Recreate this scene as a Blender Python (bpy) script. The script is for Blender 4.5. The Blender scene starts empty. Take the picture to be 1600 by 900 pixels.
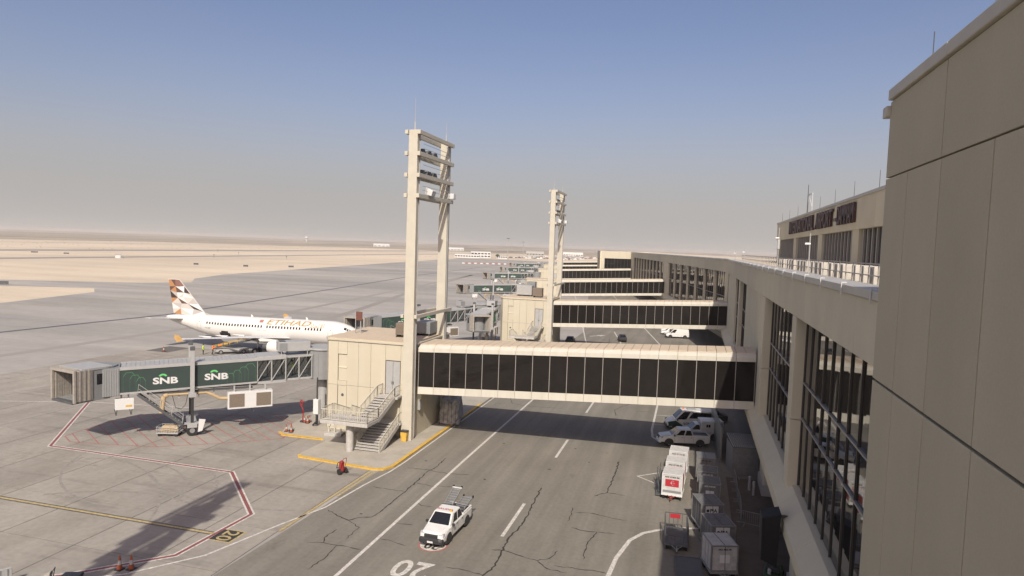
import bpy, bmesh, math, random
from mathutils import Vector, Matrix
random.seed(7)
R = math.radians
SC = bpy.context.scene
COL = SC.collection

# ------------------------------------------------------------------ camera
CAM_H, F_PX, ROLL, PITCH, YAW = 20.0, 1056.0, R(1.95), R(3.58), R(15.07)
fw = Vector((-math.sin(YAW)*math.cos(PITCH), math.cos(YAW)*math.cos(PITCH), -math.sin(PITCH)))
rt = Vector((math.cos(YAW), math.sin(YAW), 0)); up = rt.cross(fw)
r2 = rt*math.cos(ROLL) + up*math.sin(ROLL); u2 = up*math.cos(ROLL) - rt*math.sin(ROLL)
cam_d = bpy.data.cameras.new('camera'); cam = bpy.data.objects.new('camera', cam_d); COL.objects.link(cam)
cam_d.sensor_width = 36; cam_d.sensor_fit = 'HORIZONTAL'; cam_d.lens = F_PX/1600*36
cam_d.clip_start = 0.1; cam_d.clip_end = 60000
m = Matrix.Identity(4)
for i in range(3):
    m[i][0] = r2[i]; m[i][1] = u2[i]; m[i][2] = -fw[i]
m.translation = (0, 0, CAM_H); cam.matrix_world = m
SC.camera = cam

# ------------------------------------------------------------------ sky and sun
SHX, SHY = -0.25, 1.13                       # ground run of a shadow per metre of height
sun_dir = Vector((-SHX, -SHY, 1)).normalized()
elev = math.asin(sun_dir.z); azim = math.atan2(sun_dir.x, sun_dir.y)
W = bpy.data.worlds.new('World'); SC.world = W; W.use_nodes = True
nt = W.node_tree; nt.nodes.clear()
wo = nt.nodes.new('ShaderNodeOutputWorld'); bg = nt.nodes.new('ShaderNodeBackground'); sk = nt.nodes.new('ShaderNodeTexSky')
sk.sky_type = 'NISHITA'; sk.sun_disc = False; sk.sun_elevation = elev; sk.sun_rotation = azim
sk.altitude = 20; sk.air_density = 0.9; sk.dust_density = 3.5; sk.ozone_density = 2.2
bg.inputs['Strength'].default_value = 0.108
# dust layer: the clear sky gives way to pale dust toward the horizon, the same all round
tcw = nt.nodes.new('ShaderNodeTexCoord'); sx_ = nt.nodes.new('ShaderNodeSeparateXYZ'); nt.links.new(tcw.outputs['Generated'], sx_.inputs[0])
def wmath(op, a, b=None):
    n = nt.nodes.new('ShaderNodeMath'); n.operation = op
    for i, v in enumerate((a, b)):
        if v is None: continue
        if isinstance(v, (int, float)): n.inputs[i].default_value = v
        else: nt.links.new(v, n.inputs[i])
    return n.outputs[0]
zc_ = wmath('DIVIDE', wmath('MAXIMUM', sx_.outputs['Z'], 0.0), 0.15)
fdust = wmath('EXPONENT', wmath('MULTIPLY', wmath('MULTIPLY', zc_, zc_), -1.0))
wm_ = nt.nodes.new('ShaderNodeMix'); wm_.data_type = 'RGBA'; wm_.inputs['B'].default_value = (3.9, 3.72, 3.6, 1)
wmap = nt.nodes.new('ShaderNodeMapping'); wmap.inputs['Scale'].default_value = (1, 1, 5); nt.links.new(tcw.outputs['Generated'], wmap.inputs[0])
wno = nt.nodes.new('ShaderNodeTexNoise'); wno.inputs['Scale'].default_value = 2.2; wno.inputs['Detail'].default_value = 4; nt.links.new(wmap.outputs[0], wno.inputs['Vector'])
fdust = wmath('MINIMUM', wmath('ADD', fdust, wmath('MULTIPLY', wmath('SUBTRACT', wno.outputs['Fac'], 0.5), 0.16)), 1.0)
nt.links.new(wmath('MAXIMUM', fdust, 0.0), wm_.inputs['Factor']); tn_ = nt.nodes.new('ShaderNodeMix'); tn_.data_type = 'RGBA'; tn_.blend_type = 'MULTIPLY'; tn_.inputs['Factor'].default_value = 1; tn_.inputs['B'].default_value = (1.13, 0.98, 1.0, 1)
nt.links.new(sk.outputs[0], tn_.inputs['A']); nt.links.new(tn_.outputs['Result'], wm_.inputs['A']); nt.links.new(wm_.outputs['Result'], bg.inputs['Color'])
nt.links.new(bg.outputs[0], wo.inputs[0])
sd = bpy.data.lights.new('sun', 'SUN'); sd.energy = 4.5; sd.angle = R(0.53); sd.color = (1.0, 0.93, 0.82)
so = bpy.data.objects.new('sun', sd); COL.objects.link(so)
so.rotation_euler = (-sun_dir).to_track_quat('-Z', 'Y').to_euler()
vs = SC.view_settings; vs.view_transform = 'Standard'; vs.look = 'None'; vs.gamma = 1; vs.exposure = 0.2; vs.use_curve_mapping = False
SC.cycles.max_bounces = 6; SC.cycles.diffuse_bounces = 3; SC.cycles.volume_bounces = 1

# ------------------------------------------------------------------ materials
MATS = {}
def mat(name, col, rough=0.7, metal=0.0, var=0.12, scale=1.5, bump=0.0, bscale=30, spec=0.4, streak=None, col2=None):
    if name in MATS: return MATS[name]
    M = bpy.data.materials.new(name); M.use_nodes = True; N = M.node_tree.nodes; L = M.node_tree.links
    b = N['Principled BSDF']; b.inputs['Roughness'].default_value = rough; b.inputs['Metallic'].default_value = metal
    b.inputs['Specular IOR Level'].default_value = spec
    tc = N.new('ShaderNodeTexCoord'); geo = N.new('ShaderNodeNewGeometry')
    no = N.new('ShaderNodeTexNoise'); no.inputs['Scale'].default_value = scale; no.inputs['Detail'].default_value = 6; no.inputs['Roughness'].default_value = 0.62
    if streak:
        mp = N.new('ShaderNodeMapping'); mp.inputs['Scale'].default_value = streak
        L.new(geo.outputs['Position'], mp.inputs[0]); L.new(mp.outputs[0], no.inputs['Vector'])
    else:
        L.new(geo.outputs['Position'], no.inputs['Vector'])
    rp = N.new('ShaderNodeValToRGB'); e = rp.color_ramp.elements
    lo = col2 if col2 else tuple(c*(1-var) for c in col); hi = tuple(min(1, c*(1+var)) for c in col)
    e[0].position = 0.33; e[1].position = 0.67; e[0].color = (*lo, 1); e[1].color = (*hi, 1)
    L.new(no.outputs['Fac'], rp.inputs[0]); L.new(rp.outputs[0], b.inputs['Base Color'])
    if bump:
        n2 = N.new('ShaderNodeTexNoise'); n2.inputs['Scale'].default_value = bscale; n2.inputs['Detail'].default_value = 4
        L.new(geo.outputs['Position'], n2.inputs['Vector'])
        bp = N.new('ShaderNodeBump'); bp.inputs['Strength'].default_value = bump; bp.inputs['Distance'].default_value = 0.02
        L.new(n2.outputs['Fac'], bp.inputs['Height']); L.new(bp.outputs[0], b.inputs['Normal'])
    MATS[name] = M; return M

def ground_mat(name, base, layers, rough=0.85, objvar=0.0, bump=0.25, bscale=18):
    """base colour multiplied by several noise layers (scale vector, noise scale, lo, hi, dark multiplier, detail)"""
    M = bpy.data.materials.new(name); M.use_nodes = True; N = M.node_tree.nodes; L = M.node_tree.links
    b = N['Principled BSDF']; b.inputs['Roughness'].default_value = rough; b.inputs['Specular IOR Level'].default_value = 0.25
    geo = N.new('ShaderNodeNewGeometry')
    cur = N.new('ShaderNodeRGB'); cur.outputs[0].default_value = (*base, 1); cur = cur.outputs[0]
    for (sv, sc, lo, hi, mul, det) in layers:
        mp = N.new('ShaderNodeMapping'); mp.inputs['Scale'].default_value = sv; mp.inputs['Rotation'].default_value = (0, 0, 0.0)
        L.new(geo.outputs['Position'], mp.inputs[0])
        no = N.new('ShaderNodeTexNoise'); no.inputs['Scale'].default_value = sc; no.inputs['Detail'].default_value = det; no.inputs['Roughness'].default_value = 0.6
        L.new(mp.outputs[0], no.inputs['Vector'])
        rp = N.new('ShaderNodeValToRGB'); e = rp.color_ramp.elements
        e[0].position = lo; e[1].position = hi; e[0].color = (*mul, 1); e[1].color = (1, 1, 1, 1)
        L.new(no.outputs['Fac'], rp.inputs[0])
        mx = N.new('ShaderNodeMix'); mx.data_type = 'RGBA'; mx.blend_type = 'MULTIPLY'; mx.inputs['Factor'].default_value = 1
        L.new(cur, mx.inputs['A']); L.new(rp.outputs[0], mx.inputs['B']); cur = mx.outputs['Result']
    if objvar:
        oi = N.new('ShaderNodeObjectInfo'); mr = N.new('ShaderNodeMapRange')
        mr.inputs['To Min'].default_value = 1-objvar; mr.inputs['To Max'].default_value = 1+objvar
        L.new(oi.outputs['Random'], mr.inputs['Value'])
        mx = N.new('ShaderNodeVectorMath'); mx.operation = 'SCALE'
        L.new(cur, mx.inputs[0]); L.new(mr.outputs[0], mx.inputs['Scale']); cur = mx.outputs[0]
    L.new(cur, b.inputs['Base Color'])
    n2 = N.new('ShaderNodeTexNoise'); n2.inputs['Scale'].default_value = bscale; n2.inputs['Detail'].default_value = 3
    L.new(geo.outputs['Position'], n2.inputs['Vector'])
    bp = N.new('ShaderNodeBump'); bp.inputs['Strength'].default_value = bump; bp.inputs['Distance'].default_value = 0.02
    L.new(n2.outputs['Fac'], bp.inputs['Height']); L.new(bp.outputs[0], b.inputs['Normal'])
    MATS[name] = M; return M

m_conc = ground_mat('apron_concrete', (0.322, 0.298, 0.256), [((1, 1, 1), 0.05, .3, .7, (.80, .80, .82), 5), ((1, .25, 1), 0.35, .36, .6, (.84, .83, .82), 6), ((1, 1, 1), 2.2, .3, .62, (.86, .85, .84), 6), ((.16, 1, 1), 0.55, .3, .45, (.74, .74, .74), 7), ((1, 1, 1), 0.22, .22, .40, (.66, .65, .64), 8)], objvar=0.06)
m_conc_far = ground_mat('taxiway_concrete', (0.375, 0.350, 0.315), [((.12, 1, 1), 0.02, .35, .62, (.72, .74, .76), 6), ((.3, 1, 1), 0.09, .38, .6, (.85, .85, .85), 7), ((1, 1, 1), 0.5, .3, .6, (.9, .9, .9), 5)])
m_asph = ground_mat('road_asphalt', (0.240, 0.222, 0.185), [((1, .02, 1), 0.95, .35, .62, (.84, .84, .84), 5), ((1, .08, 1), 0.6, .35, .65, (.84, .84, .84), 6), ((1, 1, 1), 0.12, .3, .7, (.82, .81, .80), 6), ((1, 1, 1), 3.0, .3, .6, (.86, .86, .86), 6), ((1, .5, 1), 0.5, .24, .36, (.72, .71, .7), 5)], rough=0.8, bump=0.4, bscale=40)
m_sand = ground_mat('desert_sand', (0.585, 0.495, 0.375), [((1, .35, 1), 0.006, .36, .62, (.80, .81, .82), 7), ((.2, 1, 1), 0.03, .34, .56, (.86, .86, .86), 6), ((1, 1, 1), 0.25, .3, .6, (.92, .92, .92), 6)], rough=0.95)
m_scrub = ground_mat('scrub_plain', (0.36, 0.31, 0.245), [((1, .12, 1), 0.004, .38, .6, (.55, .56, .55), 8), ((.3, 1, 1), 0.02, .4, .58, (.75, .75, .75), 6)], rough=0.95)
m_strip = ground_mat('runway_asphalt', (0.27, 0.25, 0.225), [((1, .1, 1), 0.03, .35, .6, (.85, .85, .85), 5)])
m_walk = ground_mat('island_paving', (0.37, 0.34, 0.285), [((1, 1, 1), 0.6, .3, .62, (.82, .82, .82), 6), ((1, 1, 1), 4, .3, .6, (.92, .92, .92), 5)])
m_brown = ground_mat('forecourt_paving', (0.125, 0.103, 0.085), [((1, 1, 1), 0.8, .3, .62, (.75, .75, .75), 6), ((1, 1, 1), 5, .3, .6, (.9, .9, .9), 5)])  # base lowered to paint in the deeper shade beside the terminal
m_joint = mat('joint_sealant', (0.105, 0.098, 0.09), .9)
m_crack = mat('crack_dark', (0.034, 0.03, 0.026), .95)
m_white = mat('paint_white', (0.52, 0.495, 0.45), .75, var=.2, scale=5, col2=(.33, .31, .275))
m_red = mat('paint_red', (0.20, 0.07, 0.065), .7, var=.2, scale=3)
m_redthin = mat('paint_red_worn', (0.30, 0.13, 0.115), .8, var=.2, scale=4)
m_yel = mat('paint_yellow', (0.52, 0.33, 0.06), .7, var=.15, scale=3)
m_yelw = mat('paint_yellow_worn', (0.36, 0.285, 0.135), .8, var=.3, scale=5)
m_blk = mat('paint_black', (0.03, 0.03, 0.03), .8)
m_slat = mat('slat_grey', (0.24, 0.245, 0.24), .5, var=.06)
m_crackline = mat('worn_black_paint', (0.095, 0.088, 0.078), .85, var=.4, scale=4)
m_cream = ground_mat('cream_cladding', (0.465, 0.425, 0.33), [((1, 1, .1), .7, .3, .62, (.965, .96, .95), 4), ((1, 1, 1), .5, .3, .65, (.95, .95, .94), 5)], rough=.6, objvar=.025, bump=.04, bscale=30)
m_fascia = ground_mat('bridge_fascia', (0.52, 0.495, 0.425), [((1, 1, .05), 1.8, .3, .58, (.93, .92, .90), 5), ((1, 1, 1), .6, .3, .65, (.95, .95, .94), 5)], rough=.55, objvar=.03, bump=.03, bscale=30)
m_creamr = mat('cream_roof_sheet', (0.47, 0.385, 0.28), .75, var=.06, scale=2)
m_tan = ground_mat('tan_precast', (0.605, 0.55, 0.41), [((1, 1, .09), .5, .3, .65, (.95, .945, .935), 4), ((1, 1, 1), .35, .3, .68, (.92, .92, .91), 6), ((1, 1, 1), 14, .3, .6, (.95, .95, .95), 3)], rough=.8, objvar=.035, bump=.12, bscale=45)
m_tanb = ground_mat('tan_precast_weathered_dimmed', (0.475, 0.43, 0.315), [((1, 1, .12), .45, .3, .68, (.94, .935, .925), 4), ((1, 1, 1), .45, .3, .68, (.93, .93, .925), 7), ((1, 1, 1), 14, .3, .6, (.94, .94, .94), 3)], rough=.8, objvar=.035, bump=.15, bscale=45)  # weather streaks; base is the facade tan with lens vignette and reflection painted in
m_tand = mat('joint_recess', (0.12, 0.10, 0.085), .9)
m_tanl = mat('terrace_screed', (0.50, 0.43, 0.33), .85, var=.08)
m_copb = mat('tan_coping', (0.46, 0.43, 0.36), .6, var=.05)
m_cop = mat('grey_coping_metal', (0.40, 0.385, 0.35), .45, metal=.2, var=.05)
m_glass = mat('dark_tinted_glass', (0.014, 0.012, 0.011), .04, var=.1, spec=.32)
m_glassf = mat('facade_tinted_glass', (0.012, 0.012, 0.012), .03, var=.1, spec=.6)
m_mull = mat('bronze_mullion', (0.075, 0.066, 0.058), .4, metal=.3, var=.05)
m_mulg = mat('grey_mullion', (0.30, 0.28, 0.255), .45, metal=.2, var=.05)
m_steel = mat('tower_cream_steel', (0.445, 0.415, 0.34), .55, var=.05, scale=1)
m_lgrey = mat('light_grey_metal', (0.335, 0.335, 0.325), .5, metal=.1, var=.06, scale=2)
m_mgrey = mat('mid_grey_metal', (0.21, 0.215, 0.215), .5, metal=.1, var=.06, scale=2)
m_dgrey = mat('dark_grey_metal', (0.075, 0.078, 0.08), .55, var=.1)
m_green = mat('bank_green_panel', (0.031, 0.047, 0.043), .5, var=.05, scale=.8)
m_lime = mat('logo_green', (0.12, 0.46, 0.14), .5, var=.03)
m_line = mat('line_art_green', (0.07, 0.22, 0.09), .5, var=.03)
m_bellow = mat('bellows_fabric', (0.28, 0.255, 0.22), .9, var=.15, scale=4)
m_wht = mat('white_enamel', (0.54, 0.54, 0.525), .35, var=.02)
m_plane = mat('aircraft_white', (0.57, 0.555, 0.525), .3, var=.02, scale=.5)
m_gold = mat('livery_gold', (0.32, 0.225, 0.10), .4, var=.05)
m_rub = mat('rubber', (0.018, 0.018, 0.018), .85)
m_rim = mat('wheel_rim', (0.30, 0.30, 0.30), .4, metal=.4)
m_carw = mat('car_white', (0.62, 0.61, 0.58), .22, var=.05, scale=2, spec=.5)
m_carg = mat('car_window', (0.012, 0.013, 0.015), .05, spec=.5)
m_plas = mat('black_plastic', (0.03, 0.03, 0.031), .5)
m_lamp = mat('headlamp_glass', (0.5, 0.5, 0.5), .1, metal=.3)
m_redc = mat('cart_red', (0.36, 0.025, 0.035), .5, var=.05)
m_alu = mat('worn_aluminium', (0.22, 0.215, 0.205), .45, metal=.35, var=.14, scale=3)
m_aluw = mat('white_container_skin', (0.46, 0.45, 0.43), .6, var=.12, scale=3)
m_aluc = mat('grey_canvas', (0.125, 0.125, 0.125), .8, var=.2, scale=3)
m_hivis = mat('hi_vis_yellow', (0.52, 0.75, 0.06), .8, var=.05)
m_orange = mat('hi_vis_orange', (0.75, 0.20, 0.04), .8, var=.05)
m_skin = mat('skin', (0.30, 0.17, 0.11), .6)
m_navy = mat('dark_trousers', (0.02, 0.022, 0.035), .85)
m_hair = mat('hair', (0.012, 0.01, 0.009), .8)
m_firer = mat('extinguisher_red', (0.24, 0.025, 0.025), .4)
m_cone = mat('cone_orange', (0.26, 0.06, 0.022), .6)  # orange darkened, the tower shadow is put into the colour
m_concs = mat('stair_concrete', (0.38, 0.365, 0.335), .8, var=.1, scale=3, bump=.1)
m_sign = mat('sign_brown', (0.13, 0.055, 0.04), .6)
m_signt = mat('sign_letters', (0.055, 0.025, 0.025), .5)
m_leaf = mat('foliage', (0.05, 0.075, 0.03), .8, var=.3)
m_hose = mat('air_hose_yellow', (0.40, 0.30, 0.17), .8, var=.1)

# ------------------------------------------------------------------ mesh helpers
class MB:
    def __init__(s): s.v = []; s.f = []; s.mi = []; s.cur = 0
    def add(s, vs, fs):
        o = len(s.v); s.v += [tuple(p) for p in vs]; s.f += [tuple(i+o for i in f) for f in fs]; s.mi += [s.cur]*len(fs); return s
    def m(s, i): s.cur = i; return s
    def hexa(s, b, t):
        return s.add(list(b)+list(t), [(3, 2, 1, 0), (4, 5, 6, 7), (0, 1, 5, 4), (1, 2, 6, 5), (2, 3, 7, 6), (3, 0, 4, 7)])
    def box(s, x0, x1, y0, y1, z0, z1):
        return s.hexa([(x0, y0, z0), (x1, y0, z0), (x1, y1, z0), (x0, y1, z0)], [(x0, y0, z1), (x1, y0, z1), (x1, y1, z1), (x0, y1, z1)])
    def bar(s, a, b, w, h=None):
        a = Vector(a); b = Vector(b); h = h or w; d = (b-a).normalized()
        u = Vector((0, 0, 1)) if abs(d.z) < .95 else Vector((0, 1, 0))
        r = d.cross(u).normalized()*w/2; u = r.cross(d).normalized()*h/2
        return s.hexa([a-r-u, a+r-u, a+r+u, a-r+u], [b-r-u, b+r-u, b+r+u, b-r+u])
    def cyl(s, a, b, r0, r1=None, n=12):
        a = Vector(a); b = Vector(b); r1 = r0 if r1 is None else r1; d = (b-a).normalized()
        u = Vector((0, 0, 1)) if abs(d.z) < .95 else Vector((1, 0, 0))
        x = d.cross(u).normalized(); y = x.cross(d)*-1
        vs = []
        for p, r in ((a, r0), (b, r1)):
            for i in range(n):
                t = 2*math.pi*i/n; vs.append(p + x*math.cos(t)*r + y*math.sin(t)*r)
        fs = [(i, (i+1) % n, n+(i+1) % n, n+i) for i in range(n)] + [tuple(range(n-1, -1, -1)), tuple(range(n, 2*n))]
        return s.add(vs, fs)
    def tube(s, pts, r, n=8):
        for a, b in zip(pts[:-1], pts[1:]): s.cyl(a, b, r, r, n)
        return s
    def loft(s, rings, cap=True, close=True):
        n = len(rings[0]); vs = [p for r in rings for p in r]; fs = []
        for k in range(len(rings)-1):
            for i in range(n if close else n-1):
                fs.append((k*n+i, k*n+(i+1) % n, (k+1)*n+(i+1) % n, (k+1)*n+i))
        if cap: fs += [tuple(range(n-1, -1, -1)), tuple((len(rings)-1)*n+i for i in range(n))]
        return s.add(vs, fs)
    def prism(s, poly, z0, z1):
        n = len(poly); vs = [(x, y, z0) for x, y in poly]+[(x, y, z1) for x, y in poly]
        return s.add(vs, [tuple(range(n-1, -1, -1)), tuple(range(n, 2*n))]+[(i, (i+1) % n, n+(i+1) % n, n+i) for i in range(n)])
    def profile(s, prof, x0, x1):   # prof of (y,z) swept along x
        n = len(prof); vs = [(x0, y, z) for y, z in prof]+[(x1, y, z) for y, z in prof]
        return s.add(vs, [tuple(range(n-1, -1, -1)), tuple(range(n, 2*n))]+[(i, (i+1) % n, n+(i+1) % n, n+i) for i in range(n)])
    def side(s, prof, y0, y1):      # prof of (x,z) swept along y
        n = len(prof); vs = [(x, y0, z) for x, z in prof]+[(x, y1, z) for x, z in prof]
        return s.add(vs, [tuple(range(n-1, -1, -1)), tuple(range(n, 2*n))]+[(i, (i+1) % n, n+(i+1) % n, n+i) for i in range(n)])
    def quad(s, a, b, c, d): return s.add([a, b, c, d], [(0, 1, 2, 3)])
    def mesh(s, name, mats):
        me = bpy.data.meshes.new(name); me.from_pydata(s.v, [], s.f)
        for mm in (mats if isinstance(mats, (list, tuple)) else [mats]): me.materials.append(mm)
        if any(s.mi): me.polygons.foreach_set('material_index', s.mi)
        bm = bmesh.new(); bm.from_mesh(me); bmesh.ops.recalc_face_normals(bm, faces=bm.faces); bm.to_mesh(me); bm.free()
        return me
    def build(s, name, mats, parent=None, bevel=0, smooth=False, loc=None):
        return link(name, s.mesh(name, mats), parent, bevel, smooth, loc)

def link(name, me, parent=None, bevel=0, smooth=False, loc=None):
    o = bpy.data.objects.new(name, me); COL.objects.link(o); o.parent = parent
    if loc: o.location = loc
    if smooth:
        for p in me.polygons: p.use_smooth = True
    if bevel:
        b = o.modifiers.new('bevel', 'BEVEL'); b.width = bevel; b.segments = 2; b.limit_method = 'ANGLE'; b.angle_limit = R(35)
    return o
def thing(name, label, cat, loc=(0, 0, 0), rz=0, group=None):
    o = bpy.data.objects.new(name, None); COL.objects.link(o); o.location = loc; o.rotation_euler = (0, 0, rz)
    o.empty_display_size = .3
    return tag(o, label, cat, group)
def tag(o, label, cat, group=None):
    o['label'] = label; o['category'] = cat
    if group: o['group'] = group
    return o
def struct(o): o['kind'] = 'structure'; return o
CHILD = {}
def copy_tree(root, loc, rz, label, scale=None):
    kids = {}
    for o in list(COL.objects):
        if o.parent: kids.setdefault(o.parent.name, []).append(o)
    def rec(o, par):
        c = o.copy(); COL.objects.link(c); c.parent = par
        for k in kids.get(o.name, []): rec(k, c)
        return c
    c = rec(root, None); c.location = loc; c.rotation_euler = (0, 0, rz); c['label'] = label
    if scale: c.scale = scale
    return c
def text_mesh(body, size, mtl, name='lettering', extrude=0.0, offset=0.0, sx=1.0, space=1.0):
    cu = bpy.data.curves.new('txt', 'FONT'); cu.body = body; cu.size = size; cu.align_x = 'CENTER'; cu.align_y = 'CENTER'
    cu.extrude = extrude; cu.offset = offset; cu.space_character = space; cu.resolution_u = 3
    o = bpy.data.objects.new('txt', cu); COL.objects.link(o)
    dg = bpy.context.evaluated_depsgraph_get(); dg.update()
    me = bpy.data.meshes.new_from_object(o.evaluated_get(dg)); bpy.data.objects.remove(o); bpy.data.curves.remove(cu)
    me.name = name; me.materials.clear(); me.materials.append(mtl)
    if sx != 1.0:
        for v in me.vertices: v.co.x *= sx
    return me
def put_text(body, size, mtl, org, right, upv, parent=None, name='lettering', **k):
    me = text_mesh(body, size, mtl, name, **k)
    r = Vector(right).normalized(); u = Vector(upv).normalized(); n = r.cross(u)
    me.transform(Matrix(((r.x, u.x, n.x, org[0]), (r.y, u.y, n.y, org[1]), (r.z, u.z, n.z, org[2]), (0, 0, 0, 1))))
    return link(name, me, parent)
def ribbon(mb, pts, w, z):
    """flat strip along a polyline, mitred"""
    P = [Vector((p[0], p[1], 0)) for p in pts]; L_ = []; R_ = []
    ws = w if isinstance(w, (list, tuple)) else [w]*len(P)
    for i, p in enumerate(P):
        d = Vector((0, 0, 0))
        if i > 0: d += (p-P[i-1]).normalized()
        if i < len(P)-1: d += (P[i+1]-p).normalized()
        d.normalize(); n = Vector((-d.y, d.x, 0)); k = 1.0
        if 0 < i < len(P)-1:
            a = (P[i+1]-p).normalized(); k = 1/max(.4, abs(n.dot(Vector((-a.y, a.x, 0)))))
        L_.append(p+n*ws[i]*k/2); R_.append(p-n*ws[i]*k/2)
    for i in range(len(P)-1):
        mb.quad((L_[i].x, L_[i].y, z), (L_[i+1].x, L_[i+1].y, z), (R_[i+1].x, R_[i+1].y, z), (R_[i].x, R_[i].y, z))
    return mb
def poly(mb, pts, z): mb.add([(x, y, z) for x, y in pts], [tuple(range(len(pts)))]); return mb

# ================================================================== GROUND
Z_T, Z_A, Z_SL, Z_P = -0.06, -0.03, 0.0, 0.008      # terrain, apron bed, slab top, paint
mb = MB(); NX = 40
mb.quad((-30000, -3000, Z_T-.03), (30000, -3000, Z_T-.03), (30000, 40000, Z_T-.03), (-30000, 40000, Z_T-.03))
terr = struct(mb.build('desert_ground', m_scrub))
mb = MB(); poly(mb, [(-1150, -300), (-150, -300), (300, -300), (300, 1500), (-150, 1650), (-900, 1700), (-1250, 1300)], Z_T); struct(mb.build('sand_plain', m_sand))
for x0, x1, nm in ((-640, -590, 'runway'), (-455, -432, 'taxiway'), (-1010, -985, 'perimeter_road')):
    mb = MB(); mb.quad((x0, -300, Z_T+.02), (x1, -300, Z_T+.02), (x1-20, 1650, Z_T+.02), (x0-20, 1650, Z_T+.02)); struct(mb.build(nm, m_strip))
# low scrub ridges toward the horizon
def ridge(name, y, x0, x1, h, w, seed):
    rr = random.Random(seed); mb = MB(); rings = []
    n = 60
    for i in range(n+1):
        x = x0+(x1-x0)*i/n; hh = h*(.35+.65*rr.random())*math.sin(math.pi*min(1, max(0, i/n)))**.35
        rings.append([(x, y-w, -1), (x, y-w*.3, hh*.8), (x, y+w*.2, hh), (x, y+w, -1)])
    mb.loft(rings, close=False, cap=False); return struct(mb.build(name, m_scrub, smooth=True))
ridge('scrub_ridge', 3000, -6500, 1500, 5, 350, 3); ridge('far_ridge', 5200, -9500, 3000, 16, 600, 4)

apron_poly = [(-26.5, -120), (-26.5, 33), (-26.1, 42), (-25.7, 53), (-24.9, 54), (-24.9, 120), (-18, 150), (-33, 285), (-52, 400), (-95, 640), (-150, 900), (-322, 905), (-305, 813), (-280, 605), (-242, 335),
              (-236, 300), (-222, 262), (-205, 240), (-216, 224), (-262, 203), (-600, 60), (-600, 30), (-240, 180), (-205, 192), (-192, 180), (-180, 140), (-172, 60), (-172, -120)]
mb = MB(); poly(mb, apron_poly, Z_A); apron = struct(mb.build('apron', m_conc_far))
bm = bmesh.new(); bm.from_mesh(apron.data); bmesh.ops.triangulate(bm, faces=bm.faces); bm.to_mesh(apron.data); bm.free()
if apron.data.polygons[0].normal.z < 0: apron.data.flip_normals()
# individual concrete slabs near the stand
SX, SY = 6.0, 6.1
mb = MB(); mb.box(.035, SX-.035, .035, SY-.035, Z_A-.05, Z_SL); slab_me = mb.mesh('slab', m_conc)
mb = MB(); mb.box(-90, -26.6, 20, 100, Z_A-.06, Z_A+.008); j = mb.build('joint_bed', m_joint, apron)
i = 0
for ix in range(10):
    for iy in range(13):
        x = -37.35-SX*ix; y = 21.2+SY*iy
        if ix == 9 and iy > 11: continue
        o = link('slab', slab_me, apron, loc=(x, y, 0))
for iy in range(13):          # narrower slabs against the road
    y = 21.2+SY*iy
    mb = MB(); mb.box(-31.35+.035, -26.62, y+.035, y+SY-.035, Z_A-.05, Z_SL); mb.build('slab', m_conc, apron)

road_poly = [(-26.5, -120), (40, -120), (40, 150), (20, 300), (-10, 420), (-60, 640), (-110, 640), (-60, 400), (-43, 285), (-24.9, 160), (-24.9, 54), (-25.7, 53), (-26.1, 42), (-26.5, 33)]
mb = MB(); poly(mb, road_poly, Z_SL-.002); road = struct(mb.build('road', m_asph))
bm = bmesh.new(); bm.from_mesh(road.data); bmesh.ops.triangulate(bm, faces=bm.faces); bm.to_mesh(road.data); bm.free()
if road.data.polygons[0].normal.z < 0: road.data.flip_normals()

def paint(name, pts, w, mtl, par, z=Z_P): return ribbon(MB(), pts, w, z).build(name, mtl, par)
# road markings
paint('edge_line', [(-19.75, 20), (-19.75, 60), (-19.6, 90), (-19.4, 118), (-20, 135), (-22.3, 146), (-26.4, 168), (-33, 205), (-50, 290)], .24, m_white, road)
for y in (6.8, 25.3, 43.8, 62.3, 80.9, 99.4): paint('lane_dash', [(-11.9, y), (-11.9, y+6.3)], .24, m_white, road)
for (x, y) in ((-13.2, 138), (-16.2, 154), (-19.6, 172), (-23, 190), (-26.6, 209)): paint('lane_dash', [(x, y), (x-1.9, y+10)], .26, m_white, road)
paint('edge_line', [(-2.6, 71.3), (-3.5, 73.2), (-3.75, 76), (-3.8, 88), (-4.2, 118), (-6.1, 145), (-11.4, 174), (-18, 210), (-33, 290)], .24, m_white, road)
arc = [(-4.3, 36), (-4.2, 40.6), (-4.0, 43.2), (-3.4, 46.2), (-2.6, 47.7), (-1.6, 48.6), (0, 49.5), (2.4, 50.2), (4.1, 50.3)]
paint('kerb_line', arc, .28, m_white, road)
paint('corner_mark', [(-2.1, 61.5), (-4, 59.8), (-2.1, 58.2)], .14, m_white, road)
paint('stand_boundary', [(-36, 28.4), (-31.4, 31.4), (-28.7, 34.9), (-27.1, 40.4), (-25.8, 44.2), (-25.3, 49.5), (-24.75, 53.2), (-24.62, 56), (-24.62, 88)], .16, m_white, road)
for y in (74.0, 78.6, 83.2): paint('bay_line', [(-3.6, y), (2.9, y+.8)], .12, m_white, road)
put_text('20', 3.1, m_white, (-15.85, 37.5, Z_P), (-1, 0, 0), (0, -1, 0), road, 'speed_number', offset=.05, sx=.78)
mb = MB(); mb.cyl((-15.85, 41.0, Z_P-.004), (-15.85, 41.0, Z_P), 1.02, n=28); mb.build('speed_roundel', m_redthin, road)
mb = MB(); mb.cyl((-15.85, 41.0, Z_P), (-15.85, 41.0, Z_P+.004), .88, n=28); mb.build('roundel_field', m_white, road)
put_text('20', 1.0, m_blk, (-15.85, 40.75, Z_P+.008), (-1, 0, 0), (0, -1, 0), road, 'roundel_number', offset=.03)
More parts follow.
